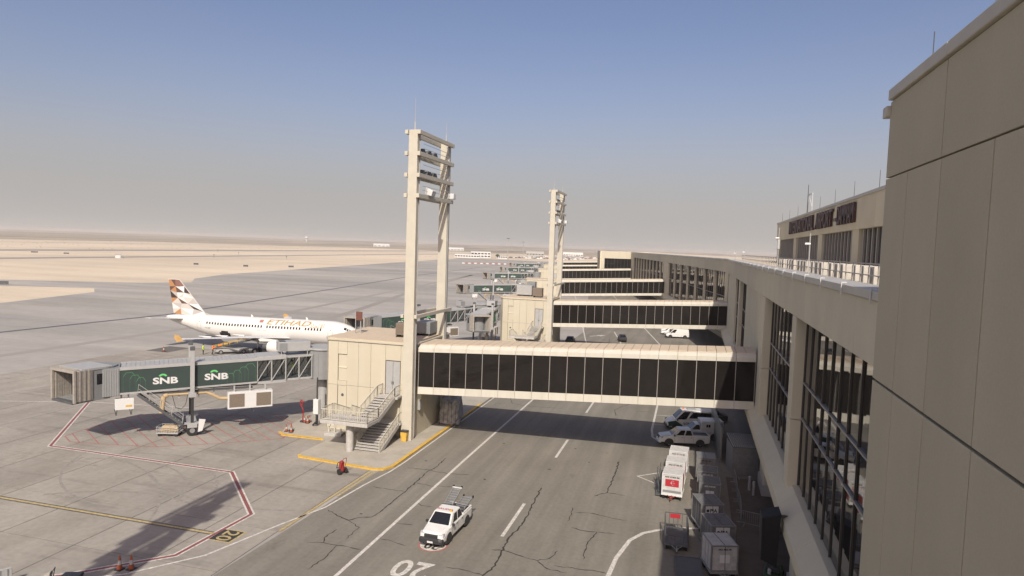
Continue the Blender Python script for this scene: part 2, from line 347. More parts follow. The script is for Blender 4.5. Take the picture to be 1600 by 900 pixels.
# direction arrow beyond the second bridge
mb = MB(); ribbon(mb, [(-22.4, 152.6), (-20.6, 154.8)], .5, Z_P); poly(mb, [(-21.2, 155.6), (-19.2, 156.5), (-20.0, 153.8)], Z_P); mb.build('turn_arrow', m_white, road)
# cracks
CR = [[(-21.58, 58.55), (-21.49, 55.54), (-21.75, 54.31), (-21.61, 52.2), (-21.6, 49.71), (-21.62, 47.85), (-21.64, 46.11), (-21.66, 44.47), (-21.78, 43.77), (-22.54, 43.38), (-23.05, 42.7), (-24.19, 43.16), (-25.37, 43.92)], [(-23.05, 42.7), (-21.75, 41.89), (-21.68, 39.8)], [(-23.8, 54.66), (-22.11, 54.73), (-19.57, 54.47), (-18.04, 54.83)], [(-24.52, 49.34), (-23.16, 49.27), (-21.57, 49.24)], [(-21.56, 51.45), (-20.1, 51.14), (-18.32, 51.56)], [(-11.44, 53.99), (-11.34, 52.11), (-11.21, 49.51), (-11.07, 46.76), (-11.25, 44.87), (-11.39, 43.29), (-11.24, 41.29), (-11.13, 39.58), (-11.47, 38.16), (-11.3, 33)], [(-12.02, 41.63), (-11.17, 41.77), (-9.62, 41.26), (-8.79, 41.11), (-8.12, 41.64), (-7.8, 42.96)], [(-8.79, 41.11), (-7.96, 40.27), (-6.66, 40.09)], [(-11.47, 38.16), (-12.58, 38.39), (-14.03, 38.43)], [(-6.0, 63.34), (-5.96, 59.76), (-6.05, 54.78), (-6.96, 53.64)], [(-6.05, 54.78), (-4.56, 54.62)], [(-8.22, 50.6), (-8.02, 49.03), (-8.1, 47.84)], [(-7.84, 49.78), (-6.5, 49.99), (-4.95, 49.55), (-3.92, 49.61)], [(-7.63, 46.89), (-6.73, 46.67), (-5.75, 46.77), (-4.49, 46.87)], [(-5.75, 46.77), (-6.13, 44.66), (-6.01, 42.23)], [(-7.69, 40.84), (-6.29, 40.85), (-4.93, 40.96), (-4.3, 40.86)], [(-23.81, 38.62), (-22.8, 38.92), (-21.75, 38.88), (-19.98, 38.82)], [(-22.8, 38.92), (-23.14, 39.61), (-23.02, 41.12)], [(-21.75, 38.88), (-21.57, 37.08), (-21.76, 35.34)], [(-19.63, 40.69), (-18.55, 40.59), (-17.41, 40.29)], [(-19.67, 43.29), (-18.37, 43.5)], [(-19.75, 47.44), (-19.23, 46.99), (-18.31, 47.12)],
      [(-23.9, 88), (-21.5, 82), (-19, 81.4), (-15, 82)], [(-7.5, 95), (-7.2, 88), (-8.8, 84), (-8.3, 80.8)], [(-6.2, 84), (-4.2, 84.6)], [(-17, 128), (-16.4, 140), (-17.8, 152)]]
for k, c in enumerate(CR):
    rr = random.Random(k); pts = []
    for (a, b) in zip(c[:-1], c[1:]):
        n = max(2, int(math.dist(a, b)/.28))
        for i in range(n):
            t = i/n; s = .075 if i else .02
            pts.append((a[0]+(b[0]-a[0])*t+rr.uniform(-s, s), a[1]+(b[1]-a[1])*t+rr.uniform(-s, s)))
    pts.append(c[-1]); big = .11 if k in (0, 5, 9) else .078
    ws = [big*(.45+.9*rr.random()) for _ in pts]; ws[-1] = .015; ws[0] = .02
    paint('crack', pts, ws, m_crack, road, .004)
rr = random.Random(5)
for k in range(7):     # small oil spots and bits of litter
    x, y = rr.uniform(-23, -5), rr.uniform(38, 66); a = [(x+rr.uniform(.08, .2)*math.cos(t), y+rr.uniform(.05, .16)*math.sin(t)) for t in (0, .9, 1.8, 2.7, 3.6, 4.5, 5.4)]
    poly(MB(), a, .0045).build('oil_spot', m_crack, road)

# apron markings
def redwhite(pts):
    paint('safety_line_white', pts, .5, m_white, apron); paint('safety_line_red', pts, .24, m_red, apron, Z_P+.004)
redwhite([(-68.2, 63.2), (-56.9, 48.5), (-37.1, 48.3), (-30.05, 41.3), (-30.4, 34.3), (-34.5, 30.2), (-40, 26)])
HP = [(-58.45, 51.35), (-56.4, 50.1), (-53.9, 50.5), (-48.2, 51.6), (-44.5, 54.0), (-42.4, 55.5), (-38.9, 58.4), (-40.6, 63.4), (-44.6, 66.0), (-51.6, 63.0), (-57.9, 60.4), (-59.0, 57.3)]
paint('hatch_outline', HP+[HP[0]], .12, m_redthin, apron)
hd = Vector((.84, -.543)); hn = Vector((.543, .84))
k0 = min(Vector(p).dot(hn) for p in HP); k1 = max(Vector(p).dot(hn) for p in HP); k = k0+.7
while k < k1-.3:
    xs = []
    for a, b in zip(HP, HP[1:]+HP[:1]):
        da = Vector(a).dot(hn)-k; db = Vector(b).dot(hn)-k
        if da*db < 0:
            t = da/(da-db); xs.append((Vector(a)+(Vector(b)-Vector(a))*t).dot(hd))
    xs.sort()
    if len(xs) >= 2: paint('hatch_stripe', [tuple(hd*xs[0]+hn*k), tuple(hd*xs[-1]+hn*k)], .12, m_redthin, apron)
    k += 1.33
paint('lead_in_border', [(-75, 37.75), (-30.2, 37.72)], .5, m_crackline, apron, Z_P-.002)
paint('lead_in_line', [(-75, 37.75), (-30.2, 37.72)], .22, m_yelw, apron, Z_P+.002)
mb = MB(); poly(mb, [(-30.25, 36.8), (-28.4, 36.8), (-28.4, 38.65), (-30.25, 38.65)], Z_P-.001); mb.build('stand_number_border', m_yelw, apron)
mb = MB(); poly(mb, [(-30.1, 36.93), (-28.57, 36.93), (-28.57, 38.52), (-30.1, 38.52)], Z_P+.003); mb.build('stand_number_field', m_blk, apron)
put_text('20', 1.45, m_yelw, (-29.33, 37.72, Z_P+.007), (0, -1, 0), (1, 0, 0), apron, 'stand_number', offset=.02, sx=1.05)
paint('stand_edge_line', [(-26.5, 39.5), (-26.35, 52.6)], .22, m_yelw, apron, Z_P)
paint('stand_edge_line', [(-26.05, 46.5), (-25.95, 52.6)], .16, m_yelw, apron, Z_P)
paint('service_line', [(-80, 58.2), (-68.0, 62.8), (-50, 66)], .16, m_white, apron)
# apron joint line that runs out to the taxiway, and faded guide lines
paint('drain_channel', [(-138, 40), (-128.7, 99), (-126.2, 140), (-128.6, 156), (-142, 250), (-160.7, 365), (-182, 560), (-205, 820)], 1.3, m_dgrey, apron, Z_A+.012)
paint('taxi_line', [(-172, 110), (-165, 165), (-171, 230), (-190, 330), (-226, 560)], .5, m_yelw, apron, Z_A+.014)
paint('taxi_line', [(-151, 170), (-158, 186), (-172, 196), (-195, 201)], .5, m_yelw, apron, Z_A+.014)
paint('tyre_streak', [(-105, 60), (-104, 150), (-128, 330), (-160, 560)], 2.2, m_strip, apron, Z_A+.01)
paint('tyre_streak', [(-83, 118), (-92, 170), (-112, 260), (-140, 420)], 2.6, m_strip, apron, Z_A+.01)

m_tyre = mat('tyre_mark', (0.222, 0.204, 0.176), .85, var=.22, scale=3)
for kk, (cx, cy, r_, a0, a1) in enumerate(((-46, 38, 10, 20, 120), (-45.5, 38.4, 11.6, 15, 110), (-52, 30, 18, 25, 80), (-40, 52, 13, 190, 265), (-39, 30, 12, 60, 130), (-60, 44, 9, 270, 380), (-33, 58, 16, 230, 290))):
    paint('tyre_mark', [(cx+r_*math.cos(R(a0+(a1-a0)*k/14)), cy+r_*math.sin(R(a0+(a1-a0)*k/14))) for k in range(15)], .2, m_tyre, apron, .0016+.0007*kk)
# pavement under the terminal and the gate island
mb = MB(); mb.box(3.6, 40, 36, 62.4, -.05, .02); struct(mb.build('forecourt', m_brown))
ib = [(-39.7, 59.2), (-34.9, 59.2), (-34.4, 58.9), (-34.5, 54.6), (-34.2, 53.7), (-26.3, 52.9), (-25.4, 53.2), (-24.9, 54.3), (-24.9, 92), (-42, 92), (-42, 70), (-40.6, 61.2)]
mb = MB(); mb.prism(ib, -.05, .13); island = struct(mb.build('gate_island', m_walk))
paint('kerb_paint', [(-40.4, 60.0), (-39.7, 59.32), (-35.0, 59.32)], .34, m_yel, island, .136)
paint('kerb_paint', [(-34.38, 54.2), (-34.1, 53.82), (-26.35, 53.05), (-25.55, 53.3), (-25.05, 54.3), (-25.05, 80)], .32, m_yel, island, .136)
mb = MB()
for a, b in (((-39.7, 59.2), (-34.9, 59.2)), ((-34.2, 53.7), (-26.3, 52.9)), ((-26.3, 52.9), (-25.4, 53.2)), ((-25.4, 53.2), (-24.9, 54.3)), ((-24.9, 54.3), (-24.9, 78))):
    d = Vector((b[0]-a[0], b[1]-a[1], 0)).normalized(); n = Vector((d.y, -d.x, 0))*.006
    mb.quad((a[0]+n.x, a[1]+n.y, .0), (b[0]+n.x, b[1]+n.y, .0), (b[0]+n.x, b[1]+n.y, .128), (a[0]+n.x, a[1]+n.y, .128))
mb.build('kerb_face_paint', m_yel, island)

# ================================================================== TERMINAL
# the near block of the terminal, right beside the viewer
blk = thing('terminal_block', 'tall tan precast wall of the terminal filling the right edge', 'building', (5, 21, 0))
mb = MB(); mb.box(.22, 38, -46, -.06, 0, 24.2); mb.build('wall_core', m_tand, blk)
JY = [-46, -40, -34, -28, -22, -16.5, -13.9, -11.6, -9.5, -7.12, -4.43, -2.03, 0]
for a, b in zip(JY[:-1], JY[1:]):
    for z0, z1 in ((5.2, 16.58), (16.62, 22.2)):
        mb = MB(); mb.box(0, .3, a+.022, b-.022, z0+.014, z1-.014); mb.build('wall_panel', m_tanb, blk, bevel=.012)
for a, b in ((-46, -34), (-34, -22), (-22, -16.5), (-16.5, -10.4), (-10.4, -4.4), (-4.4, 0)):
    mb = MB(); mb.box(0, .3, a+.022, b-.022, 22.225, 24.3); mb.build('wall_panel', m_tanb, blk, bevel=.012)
mb = MB()
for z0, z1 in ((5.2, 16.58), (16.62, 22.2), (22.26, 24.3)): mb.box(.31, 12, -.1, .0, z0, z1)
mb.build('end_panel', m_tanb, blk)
for a, b in ((-46, -30), (-30, -18), (-18, -10.5), (-10.5, -4.6), (-4.6, -.1)):
    mb = MB(); mb.box(-.1, .7, a+.01, b-.01, 24.32, 24.62); mb.build('coping', m_copb, blk, bevel=.03)
mb = MB(); mb.box(-.12, .5, -.09, .3, 23.9, 24.2); mb.build('coping_return', m_copb, blk, bevel=.03)
mb = MB(); mb.cyl((.3, -2.3, 24.7), (.3, -2.3, 25.5), .012, n=6); mb.build('lightning_rod', m_dgrey, blk)
mb = MB(); mb.cyl((.3, -9.3, 24.7), (.3, -9.3, 25.6), .012, n=6); mb.build('lightning_rod', m_dgrey, blk)
mb = MB(); mb.box(1.5, 3, -46, -.5, 0, 5.2); mb.build('plinth', m_tanb, blk)

def facade(name, label, p0, p1, bays, walls, cols, pil=None, mstep=1.25, trans=(12.8, 10.75), depth=40, rows=True, clips=4.6, zt=16.5, ledge=True, bandstep=6.0, gm=None):
    """local x runs along the wall, local +y is outside"""
    d = Vector((p1[0]-p0[0], p1[1]-p0[1], 0)); L_ = d.length; rz = math.atan2(d.y, d.x)
    f = thing(name, label, 'building', (p0[0], p0[1], 0), rz)
    mb = MB(); mb.box(0, L_, -depth, -.55, 5.25, 18.55); mb.build('wall_core', m_tand, f)
    mb = MB(); mb.box(0, L_, -depth, -.2, 18.55, 18.66); mb.build('roof_deck', m_tanl, f)
    mb = MB(); mb.box(0, L_, -depth, -7, .0, 5.25); mb.build('undercroft_wall', m_tan, f)
    x = 0; n = max(1, round(L_/bandstep)); st = L_/n
    for i in range(n):
        mb = MB(); mb.box(i*st+.015, (i+1)*st-.015, -.5, .28, zt, 18.6); mb.build('band_panel', m_tan, f, bevel=.01)
        mb = MB(); mb.profile([(-.75, 18.6), (.36, 18.6), (.4, 18.66), (.4, 18.93), (-.7, 18.98), (-.75, 18.93)], i*st+.008, (i+1)*st-.008); mb.build('coping', m_cop, f)
    for (a, b) in walls:
        k = max(1, round((b-a)/5)); s = (b-a)/k
        for i in range(k):
            mb = MB(); mb.box(a+i*s+.015, a+(i+1)*s-.015, -.5, .0, 5.25, zt-.015); mb.build('wall_panel', m_tan, f, bevel=.01)
    for (a, b, pr) in cols:
        for z0, z1 in ((5.3, 10.6), (10.63, zt-.02)):
            mb = MB(); mb.box(a, b, -.5, pr, z0, z1); mb.build('pilaster', m_tan, f, bevel=.03)
        mb = MB(); mb.box(a, b, -1.9, -.35, .0, 5.25); mb.build('pillar', m_tan, f, bevel=.05)
        mb = MB(); mb.box(a-.12, b+.12, -2.02, -.23, .0, .95); mb.build('pillar_base', m_concs, f, bevel=.04)
    zs = [6.85]+sorted(trans)+[zt-.02]
    for (a, b) in bays:
        n = max(1, round((b-a)/mstep)); s = (b-a)/n
        for i in range(n):
            for z0, z1 in zip(zs[:-1], zs[1:]):
                e = [random.uniform(-.012, .012) for _ in range(4)]; xa, xb = a+i*s+.03, a+(i+1)*s-.03
                mb = MB(); mb.hexa([(xa, -.46, z0+.03), (xb, -.46, z0+.03), (xb, -.33+e[0], z0+.03), (xa, -.33+e[1], z0+.03)], [(xa, -.46, z1-.03), (xb, -.46, z1-.03), (xb, -.33+e[2], z1-.03), (xa, -.33+e[0]+e[2]-e[1], z1-.03)]); mb.build('pane', m_glassf, f)
        for i in range(n+1):
            mb = MB(); mb.box(a+i*s-.04, a+i*s+.04, -.5, -.26, 6.85, zt-.01); mb.build('mullion', gm or m_mull, f)
        for z in trans:
            mb = MB(); mb.box(a+.01, b-.01, -.49, -.24, z-.045, z+.045); mb.build('transom', gm or m_mulg, f)
        if pil:
            k = max(1, round((b-a)/pil)); s = (b-a)/k
            for i in range(1, k):
                mb = MB(); mb.box(a+i*s-.4, a+i*s+.4, -.5, .05, 6.85, zt-.012); mb.build('fin', m_tan, f, bevel=.02)
    if ledge:
        n = max(1, round(L_/6.2)); s = L_/n
        for i in range(n):
            mb = MB(); mb.profile([(-.5, 5.3), (.8, 5.3), (.85, 5.35), (.85, 6.05), (.0, 6.8), (-.5, 6.8)], i*s+.012, (i+1)*s-.012); mb.build('ledge_block', m_tan, f, bevel=.02)
    mb = MB(); mb.box(0, L_, -7, .6, 5.12, 5.28); mb.build('soffit', m_tand, f)
    k = int(L_/clips)
    for i in range(k):     # white roof-edge conductor clips
        x = (i+.7)*clips
        mb = MB(); mb.box(x-.035, x+.035, .41, .44, 18.5, 19.0); mb.box(x-.035, x+.035, .25, .44, 19.0, 19.03); mb.build('conductor_clip', m_wht, f)
    return f
fa = facade('terminal_facade', 'tan facade with tall dark windows running from the big wall to second bridge', (6, 21.1), (6, 126.5),
       [(1.0, 20.0), (21.6, 37.4), (63, 71.5), (73.8, 84)], [(41.2, 62.9), (84.1, 105.3)], [(20.05, 21.55, .3), (37.5, 41, .34), (71.55, 73.7, .2)], mstep=1.9)
# bridge pier of the concourse and the long angled concourse behind
fb = facade('concourse_facade', 'angled tan concourse with pilasters behind the second bridge', (6.2, 129), (-8.7, 215),
       [(2.2, 80)], [], [(0, 2.2, .3), (80, 87.2, .32)], pil=11.2, mstep=1.9, trans=(11.8,), clips=7.5, depth=30, bandstep=8)
fc = facade('concourse_facade', 'far stretch of tan concourse between third and fourth bridges', (-8.75, 215.3), (-28.6, 322),
       [(3, 100)], [], [(0, 3, .3), (100, 108.5, .3)], pil=9.7, mstep=2.4, trans=(11.8,), clips=9, depth=30, bandstep=9)
fd = facade('concourse_facade', 'farthest stretch of concourse hidden mostly by the bump-out', (-28.7, 322.3), (-62, 496),
       [(3, 170)], [], [(0, 3, .3)], pil=14, mstep=4.5, trans=(11.8,), clips=14, depth=30, bandstep=15)
# sunlit bump-out
bo = thing('concourse_bump_out', 'sunlit cream block with dark glass standing out of the far concourse', 'building', (-28.9, 324, 0), R(10.5))
mb = MB(); mb.box(-14.2, 8, .3, 30, 0, 18.4); mb.build('wall_core', m_tand, bo)
mb = MB(); mb.box(-14.4, 1.6, 0, .4, 15.6, 19.0); mb.build('band_panel', m_cream, bo)
mb = MB(); mb.box(-14.4, -12.9, 0, .4, 0, 15.6); mb.build('pilaster', m_cream, bo)
for i in range(9):
    mb = MB(); mb.box(-12.8+i*1.55, -11.32+i*1.55, .18, .3, 6, 15.55); mb.build('pane', m_glassf, bo)
mb = MB(); mb.box(-15, -14.4, .1, 30, 15.4, 19.0); mb.build('side_band', m_tan, bo)
for i in range(8):
    mb = MB(); mb.box(-15, -14.4, .2+i*3.9, .9+i*3.9, 0, 15.4); mb.build('fin', m_tan, bo)
mb = MB(); mb.box(-14.4, 8, 0.4, 30, 18.4, 19.0); mb.build('roof_deck', m_tanl, bo)

# set-back upper storey with the airport name
us = thing('upper_storey', 'set-back tan upper storey carrying dark red airport lettering', 'building', (16, 46, 18.66))
LU = 103.2
mb = MB(); mb.box(.6, 26, 0, LU-.4, 0, 7.4); mb.build('wall_core', m_tand, us)
k = 17; s = LU/k
for i in range(k):
    mb = MB(); mb.box(0, .5, i*s+.012, (i+1)*s-.012, 4.25, 7.5); mb.build('band_panel', m_tan, us, bevel=.02)
    mb = MB(); mb.box(-.14, .7, i*s+.01, (i+1)*s-.01, 7.5, 7.82); mb.build('coping', m_cop, us, bevel=.03)
mb = MB(); mb.box(.5, 26, LU-.35, LU, 4.25, 7.5); mb.build('end_band', m_tan, us)
for y in (LU-2.2, LU-26, LU-50, LU-71, LU-92):
    mb = MB(); mb.box(.1, 1.2, y-1.5, y+1.5, 0, 4.25); mb.build('pillar', m_tan, us, bevel=.04)
y = 1.0
while y < LU-4:
    mb = MB(); mb.box(.5, .62, y, y+1.5, .1, 4.2); mb.build('pane', m_glassf, us)
    mb = MB(); mb.box(.3, .64, y+1.5, y+1.75, .05, 4.22); mb.build('mullion', m_mulg, us)
    y += 1.8
def name_board(body, yc, w):
    me = text_mesh(body, 3.05, m_signt, 'sign_lettering', extrude=.14, offset=.035)
    xs = [v.co.x for v in me.vertices]; k = w/(max(xs)-min(xs)); mid = (max(xs)+min(xs))/2
    for v in me.vertices: v.co.x = (v.co.x-mid)*k
    me.transform(Matrix(((0, 0, -1, -.2), (-1, 0, 0, yc), (0, 1, 0, 5.95), (0, 0, 0, 1))))
    return link('sign_lettering', me, us)
name_board('INTERNATIONAL', 129.0-46-13.2, 25.4)
name_board('AIRPORT', 129.0-46-33.5, 11.6)
name_board('-', 129-46-41.3, 1.6)
name_board('DAMMAM', 129-46-46.8, 8.6)
for i in range(9):
    y = 14+i*10.5
    mb = MB(); mb.cyl((.3, y, 7.8), (.3, y, 9.6), .035, .02, 6); mb.build('lightning_rod', m_dgrey, us)
wm = thing('weather_mast', 'small instrument mast with arm on roof of upper storey', 'mast', (17, 118, 26.4))
mb = MB(); mb.cyl((0, 0, 0), (0, 0, 5.0), .08, .05, 8); mb.build('pole', m_dgrey, wm)
mb = MB(); mb.bar((0, 0, 3.4), (0, -4.6, 3.2), .14); mb.cyl((0, -4.6, 0), (0, -4.6, 3.3), .04, n=6); mb.bar((0, -1, 3.3), (0, -4.4, 1.2), .05); mb.build('arm', m_wht, wm)

# terrace: railing, condenser units, masts
rl = thing('terrace_railing', 'grey metal railing along the terrace above the facade', 'railing', (7.0, 22, 18.66))
for i in range(60):
    mb = MB(); mb.bar((0, i*1.5, 0), (0, i*1.5, 1.12), .05); mb.build('post', m_mulg, rl)
for z in (1.1, .62):
    mb = MB(); mb.bar((0, 0, z), (0, 89, z), .045); mb.build('rail', m_mulg, rl)
mb = MB()
mb.box(-.42, .42, -.48, .48, .12, .95); cu_me = mb.mesh('casing', mat('dusty_white', (.42, .395, .345), .7, var=.12, scale=4))
mb = MB(); mb.cyl((-.435, 0, .54), (-.42, 0, .54), .34, n=16); fan_me = mb.mesh('fan_grille', m_mgrey)
mb = MB(); mb.box(-.4, .4, -.42, -.34, 0, .12); mb.box(-.4, .4, .34, .42, 0, .12); ft_me = mb.mesh('foot', m_dgrey)
def ordw(i): return ['nearest', 'second', 'third', 'fourth', 'fifth', 'sixth', 'seventh', 'eighth', 'ninth', 'tenth', 'eleventh', 'twelfth', 'thirteenth', 'fourteenth', 'fifteenth', 'sixteenth', 'seventeenth', 'eighteenth', 'nineteenth', 'twentieth'][i]
for i in range(20):
    t = thing('condenser_unit', 'white boxy air conditioner behind terrace railing, %s counted from the big wall' % ordw(i), 'air conditioner', (8.2+.1*math.sin(i*2.1), 29.5+i*2.15, 18.66), random.uniform(-.05, .05), 'condenser units on the terrace')
    link('casing', cu_me, t, bevel=.03); link('fan_grille', fan_me, t); link('foot', ft_me, t)
for i, (y, h, lb) in enumerate(((44, 2.7, 'thin white pole with camera box rising behind the terrace railing'), (60, 3.6, 'taller white antenna pole on the terrace before the sign'), (100, 2.0, 'slim lamp post at the far end of terrace railing'), (122, 1.7, 'short roof camera post above the second bridge'))):
    t = thing('terrace_pole', lb, 'pole', (6.6, y, 18.66))
    mb = MB(); mb.cyl((0, 0, 0), (0, 0, h), .035, .03, 8); mb.build('pole', m_lgrey, t)
    mb = MB(); mb.box(-.28, .05, -.07, .07, h*.74, h*.74+.12); mb.build('camera_box', m_wht, t, bevel=.03)
    if i in (1,): mb = MB(); mb.box(-.1, .1, -.1, .1, h*.5, h*.72); mb.build('equipment_box', m_lgrey, t, bevel=.03)

# ================================================================== GATES
def bridge(label, org, rz, L_, zl, zr, n, W_=4.9, name='glazed_bridge'):
    t = thing(name, label, 'bridge', (org[0], org[1], 0), rz, 'fixed passenger bridges')
    zb = lambda x: zl+(zr-zl)*x/L_
    def seg(x0, x1, prof):   # prof (y, dz)
        mb = MB(); k = len(prof)
        vs = [(x0, y, zb(x0)+z) for y, z in prof]+[(x1, y, zb(x1)+z) for y, z in prof]
        mb.add(vs, [tuple(range(k-1, -1, -1)), tuple(range(k, 2*k))]+[(i, (i+1) % k, k+(i+1) % k, k+i) for i in range(k)]); return mb
    s = L_/n; g = .014
    seg(.05, L_-.05, [(.12, .2), (W_-.12, .2), (W_-.12, 4.75), (.12, 4.75)]).build('inner_frame', m_tand, t)
    for i in range(n):
        x0, x1 = i*s, (i+1)*s
        seg(x0+g, x1-g, [(0, 0), (W_, 0), (W_, .72), (0, .72)]).build('floor_fascia', m_fascia, t)
        seg(x0+g, x1-g, [(-.06, 4.28), (W_+.06, 4.28), (W_+.06, 4.68), (W_-.5, 4.98), (.5, 4.98), (-.06, 4.68)]).build('roof_panel', m_fascia, t)
        e0, e1 = random.uniform(-.012, .012), random.uniform(-.012, .012)
        seg(x0+.025, x1-.025, [(.05+e0, .725), (.11, .725), (.11, 4.275), (.05+e1, 4.275)]).build('pane', m_glass, t)
        seg(x0+.025, x1-.025, [(W_-.11, .725), (W_-.05, .725), (W_-.05, 4.275), (W_-.11, 4.275)]).build('pane', m_glass, t)
        seg(x0+.002, x1-.002, [(.49, 4.981), (W_-.49, 4.981), (W_-.5, 4.992), (.5, 4.992)]).build('roof_underlay', m_tand, t)
        for h in range(2):
            a = x0+h*s/2; seg(a+.022, a+s/2-.022, [(.44, 4.985), (W_-.44, 4.985), (W_-.5, 5.04), (.5, 5.04)]).build('roof_sheet', m_creamr, t)
    for i in range(n+1):
        x = min(max(i*s, .04), L_-.04)
        seg(x-.028, x+.028, [(.02, .725), (.13, .725), (.13, 4.275), (.02, 4.275)]).build('mullion', m_mulg, t)
    return t
def tower(label, x, y, rz=0, gap=8.6):
    t = thing('light_tower', label, 'light tower', (x, y, 0), rz, 'apron light towers')
    H_ = 31.0
    for k, yy in enumerate((0, gap)):
        mb = MB(); a, b = .56, .46; dpt = .42
        mb.hexa([(-a, yy-dpt, 0), (a, yy-dpt, 0), (a, yy+dpt, 0), (-a, yy+dpt, 0)], [(-b, yy-.4, H_), (b, yy-.4, H_), (b, yy+.4, H_), (-b, yy+.4, H_)])
        mb.build('column', m_steel, t, bevel=.03)
        mb = MB(); mb.cyl((0, yy, H_), (0, yy, H_+.9), .09, .06, 8); mb.cyl((0, yy, H_+.9), (0, yy, H_+(3.2 if k == 0 else 2.2)), .03, .015, 6); mb.build('lightning_rod', m_lgrey, t)
    for z in (30.78, 28.7, 26.6, 24.6):
        for sx in (-1, 1):
            mb = MB(); mb.box(sx*.66-.16, sx*.66+.16, -.55, gap+.55, z-.2, z+.2); mb.build('beam', m_steel, t, bevel=.02)
    for sx in (-1, 1):
        mb = MB(); mb.box(sx*.72-.14, sx*.72+.14, -.5, gap+.9, 12.45, 12.8); mb.build('brace', m_steel, t, bevel=.02)
    mb = MB(); mb.cyl((.58, .2, .4), (.5, .2, 30.4), .045, n=6); mb.build('conduit', m_lgrey, t)
    mb = MB(); mb.cyl((.58, gap-.15, 4), (.5, gap-.15, 30.4), .05, n=6); mb.build('conduit', m_lgrey, t)
    for z in (29.3, 29.75, 27.2, 27.7, 25.2, 25.6):
        mb = MB(); mb.cyl((.75, .4, z), (.75, gap-.4, z), .025, n=6); mb.build('safety_rail', m_lgrey, t)
    for z in (28.9, 26.8):
        for yy in (1.9, 3.6, 5.2):
            mb = MB(); mb.hexa([(-.45, yy-.4, z), (.3, yy-.4, z), (.3, yy+.4, z), (-.45, yy+.4, z)], [(-.25, yy-.26, z+.55), (.2, yy-.26, z+.55), (.2, yy+.26, z+.55), (-.25, yy+.26, z+.55)]); mb.build('floodlight', m_dgrey, t)
    mb = MB(); mb.hexa([(.5, 1.7, 24.9), (1.2, 1.7, 24.7), (1.2, 2.7, 24.7), (.5, 2.7, 24.9)], [(.6, 1.7, 25.6), (1.35, 1.7, 25.25), (1.35, 2.7, 25.25), (.6, 2.7, 25.6)]); mb.build('floodlight', m_wht, t, bevel=.04)
    mb = MB(); mb.box(.5, 1.2, gap-.4, gap+.4, 24.9, 25.5); mb.build('floodlight', m_wht, t, bevel=.05)
    mb = MB()
    for i in range(5):     # cable ladder inside far column
        z = 25+i*1.15; mb.tube([(.35, gap-.45, z), (.55, gap-.5, z+.5), (.3, gap-.45, z+1.1)], .07, 6)
    mb.build('cable_loop', m_lgrey, t)
    return t
def gate_building(label, x, y, rz=0, extra=True):
    """local origin: near right corner, x to the left is negative, y away"""
    t = thing('gate_building', label, 'building', (x, y, .13), rz, 'gate buildings')
    XL, H_, D = -9.75, 9.4, 10.0
    mb = MB(); mb.box(XL+.06, -.05, .19, D, 0, H_-.05); mb.build('wall_core', m_tand, t)
    cols = [XL, XL+.02, -8.62, -7.55, -6.25, -4.85, -3.2, -1.5, 0]
    cols = [XL, -8.62, -7.55, -6.25, -4.85, -3.2, -1.5, 0]
    g = .012
    for a, b in zip(cols[:-1], cols[1:]):
        segs = [(0, 4.75), (4.75, H_)]
        if a == -8.62: segs = [(0, 1.3), (4.7, 5.2), (8.0, H_)]
        if a == -3.2: segs = [(0, 4.25), (7.75, H_)]
        for z0, z1 in segs:
            mb = MB(); mb.box(a+g, b-g, 0, .12, z0+g, z1-g); mb.build('wall_panel', m_cream, t, bevel=.008)
    # blind window recess, utility door, double door
    mb = MB(); mb.box(-8.6, -7.57, .13, .17, 5.2, 8.0); w = mb.build('louvre_window', m_cream, t)
    mb = MB(); mb.box(-8.58, -7.6, .06, .14, 6.55, 6.67); mb.build('window_rail', m_tan, w)
    mb = MB(); mb.box(-8.58, -7.59, .04, .13, 1.32, 4.68); d1 = mb.build('utility_door', m_cream, t, bevel=.01)
    mb = MB(); mb.cyl((-8.05, .02, 3.7), (-8.05, .05, 3.7), .16, n=12); mb.build('door_vent', m_dgrey, d1)
    mb = MB(); mb.box(-3.18, -1.52, .06, .14, 4.27, 7.73); df = mb.build('door_frame', m_tand, t)
    for a, b in ((-3.12, -2.37), (-2.33, -1.58)):
        mb = MB(); mb.box(a, b, .02, .1, 4.3, 7.66); dl = mb.build('door_leaf', m_lgrey, t)
        hx = -2.43 if a < -3 else -2.27
        mb = MB(); mb.box(hx-.03, hx+.03, -.03, .02, 5.3, 5.6); mb.build('handle', m_dgrey, dl)
    # right-hand face and left chamfer
    ys = [.13, 3.4, 6.7, D]
    for a, b in zip(ys[:-1], ys[1:]):
        for z0, z1 in ((0, 4.75), (4.75, H_)):
            mb = MB(); mb.box(-.06, .0, a+g, b-g, z0+g, z1-g); mb.build('wall_panel', m_cream, t)
            mb = MB(); mb.box(XL, XL+.07, a+g+.4, b-g, z0+g, z1-g); mb.build('wall_panel', m_cream, t)
    mb = MB(); mb.prism([(XL-.55, .75), (XL-.01, .0), (XL-.01, .5), (XL-.01, D), (XL-.55, D)], 0, H_); mb.build('chamfer_wall', m_cream, t)
    mb = MB(); mb.prism([(XL-.68, .72), (XL-.02, -.13), (.08, -.13), (.08, D+.1), (XL-.68, D+.1)], H_, H_+.22); mb.build('roof_edge', m_cream, t, bevel=.03)
    mb = MB(); mb.prism([(XL-.5, .85), (XL+.1, .08), (-.12, .08), (-.12, D-.1), (XL-.5, D-.1)], H_+.22, H_+.27); mb.build('roof_sheet', m_creamr, t)
    mb = MB(); mb.box(.0, .26, 1.1, 1.5, 2.6, 3.7); mb.build('meter_cabinet', m_lgrey, t, bevel=.03)
    return t
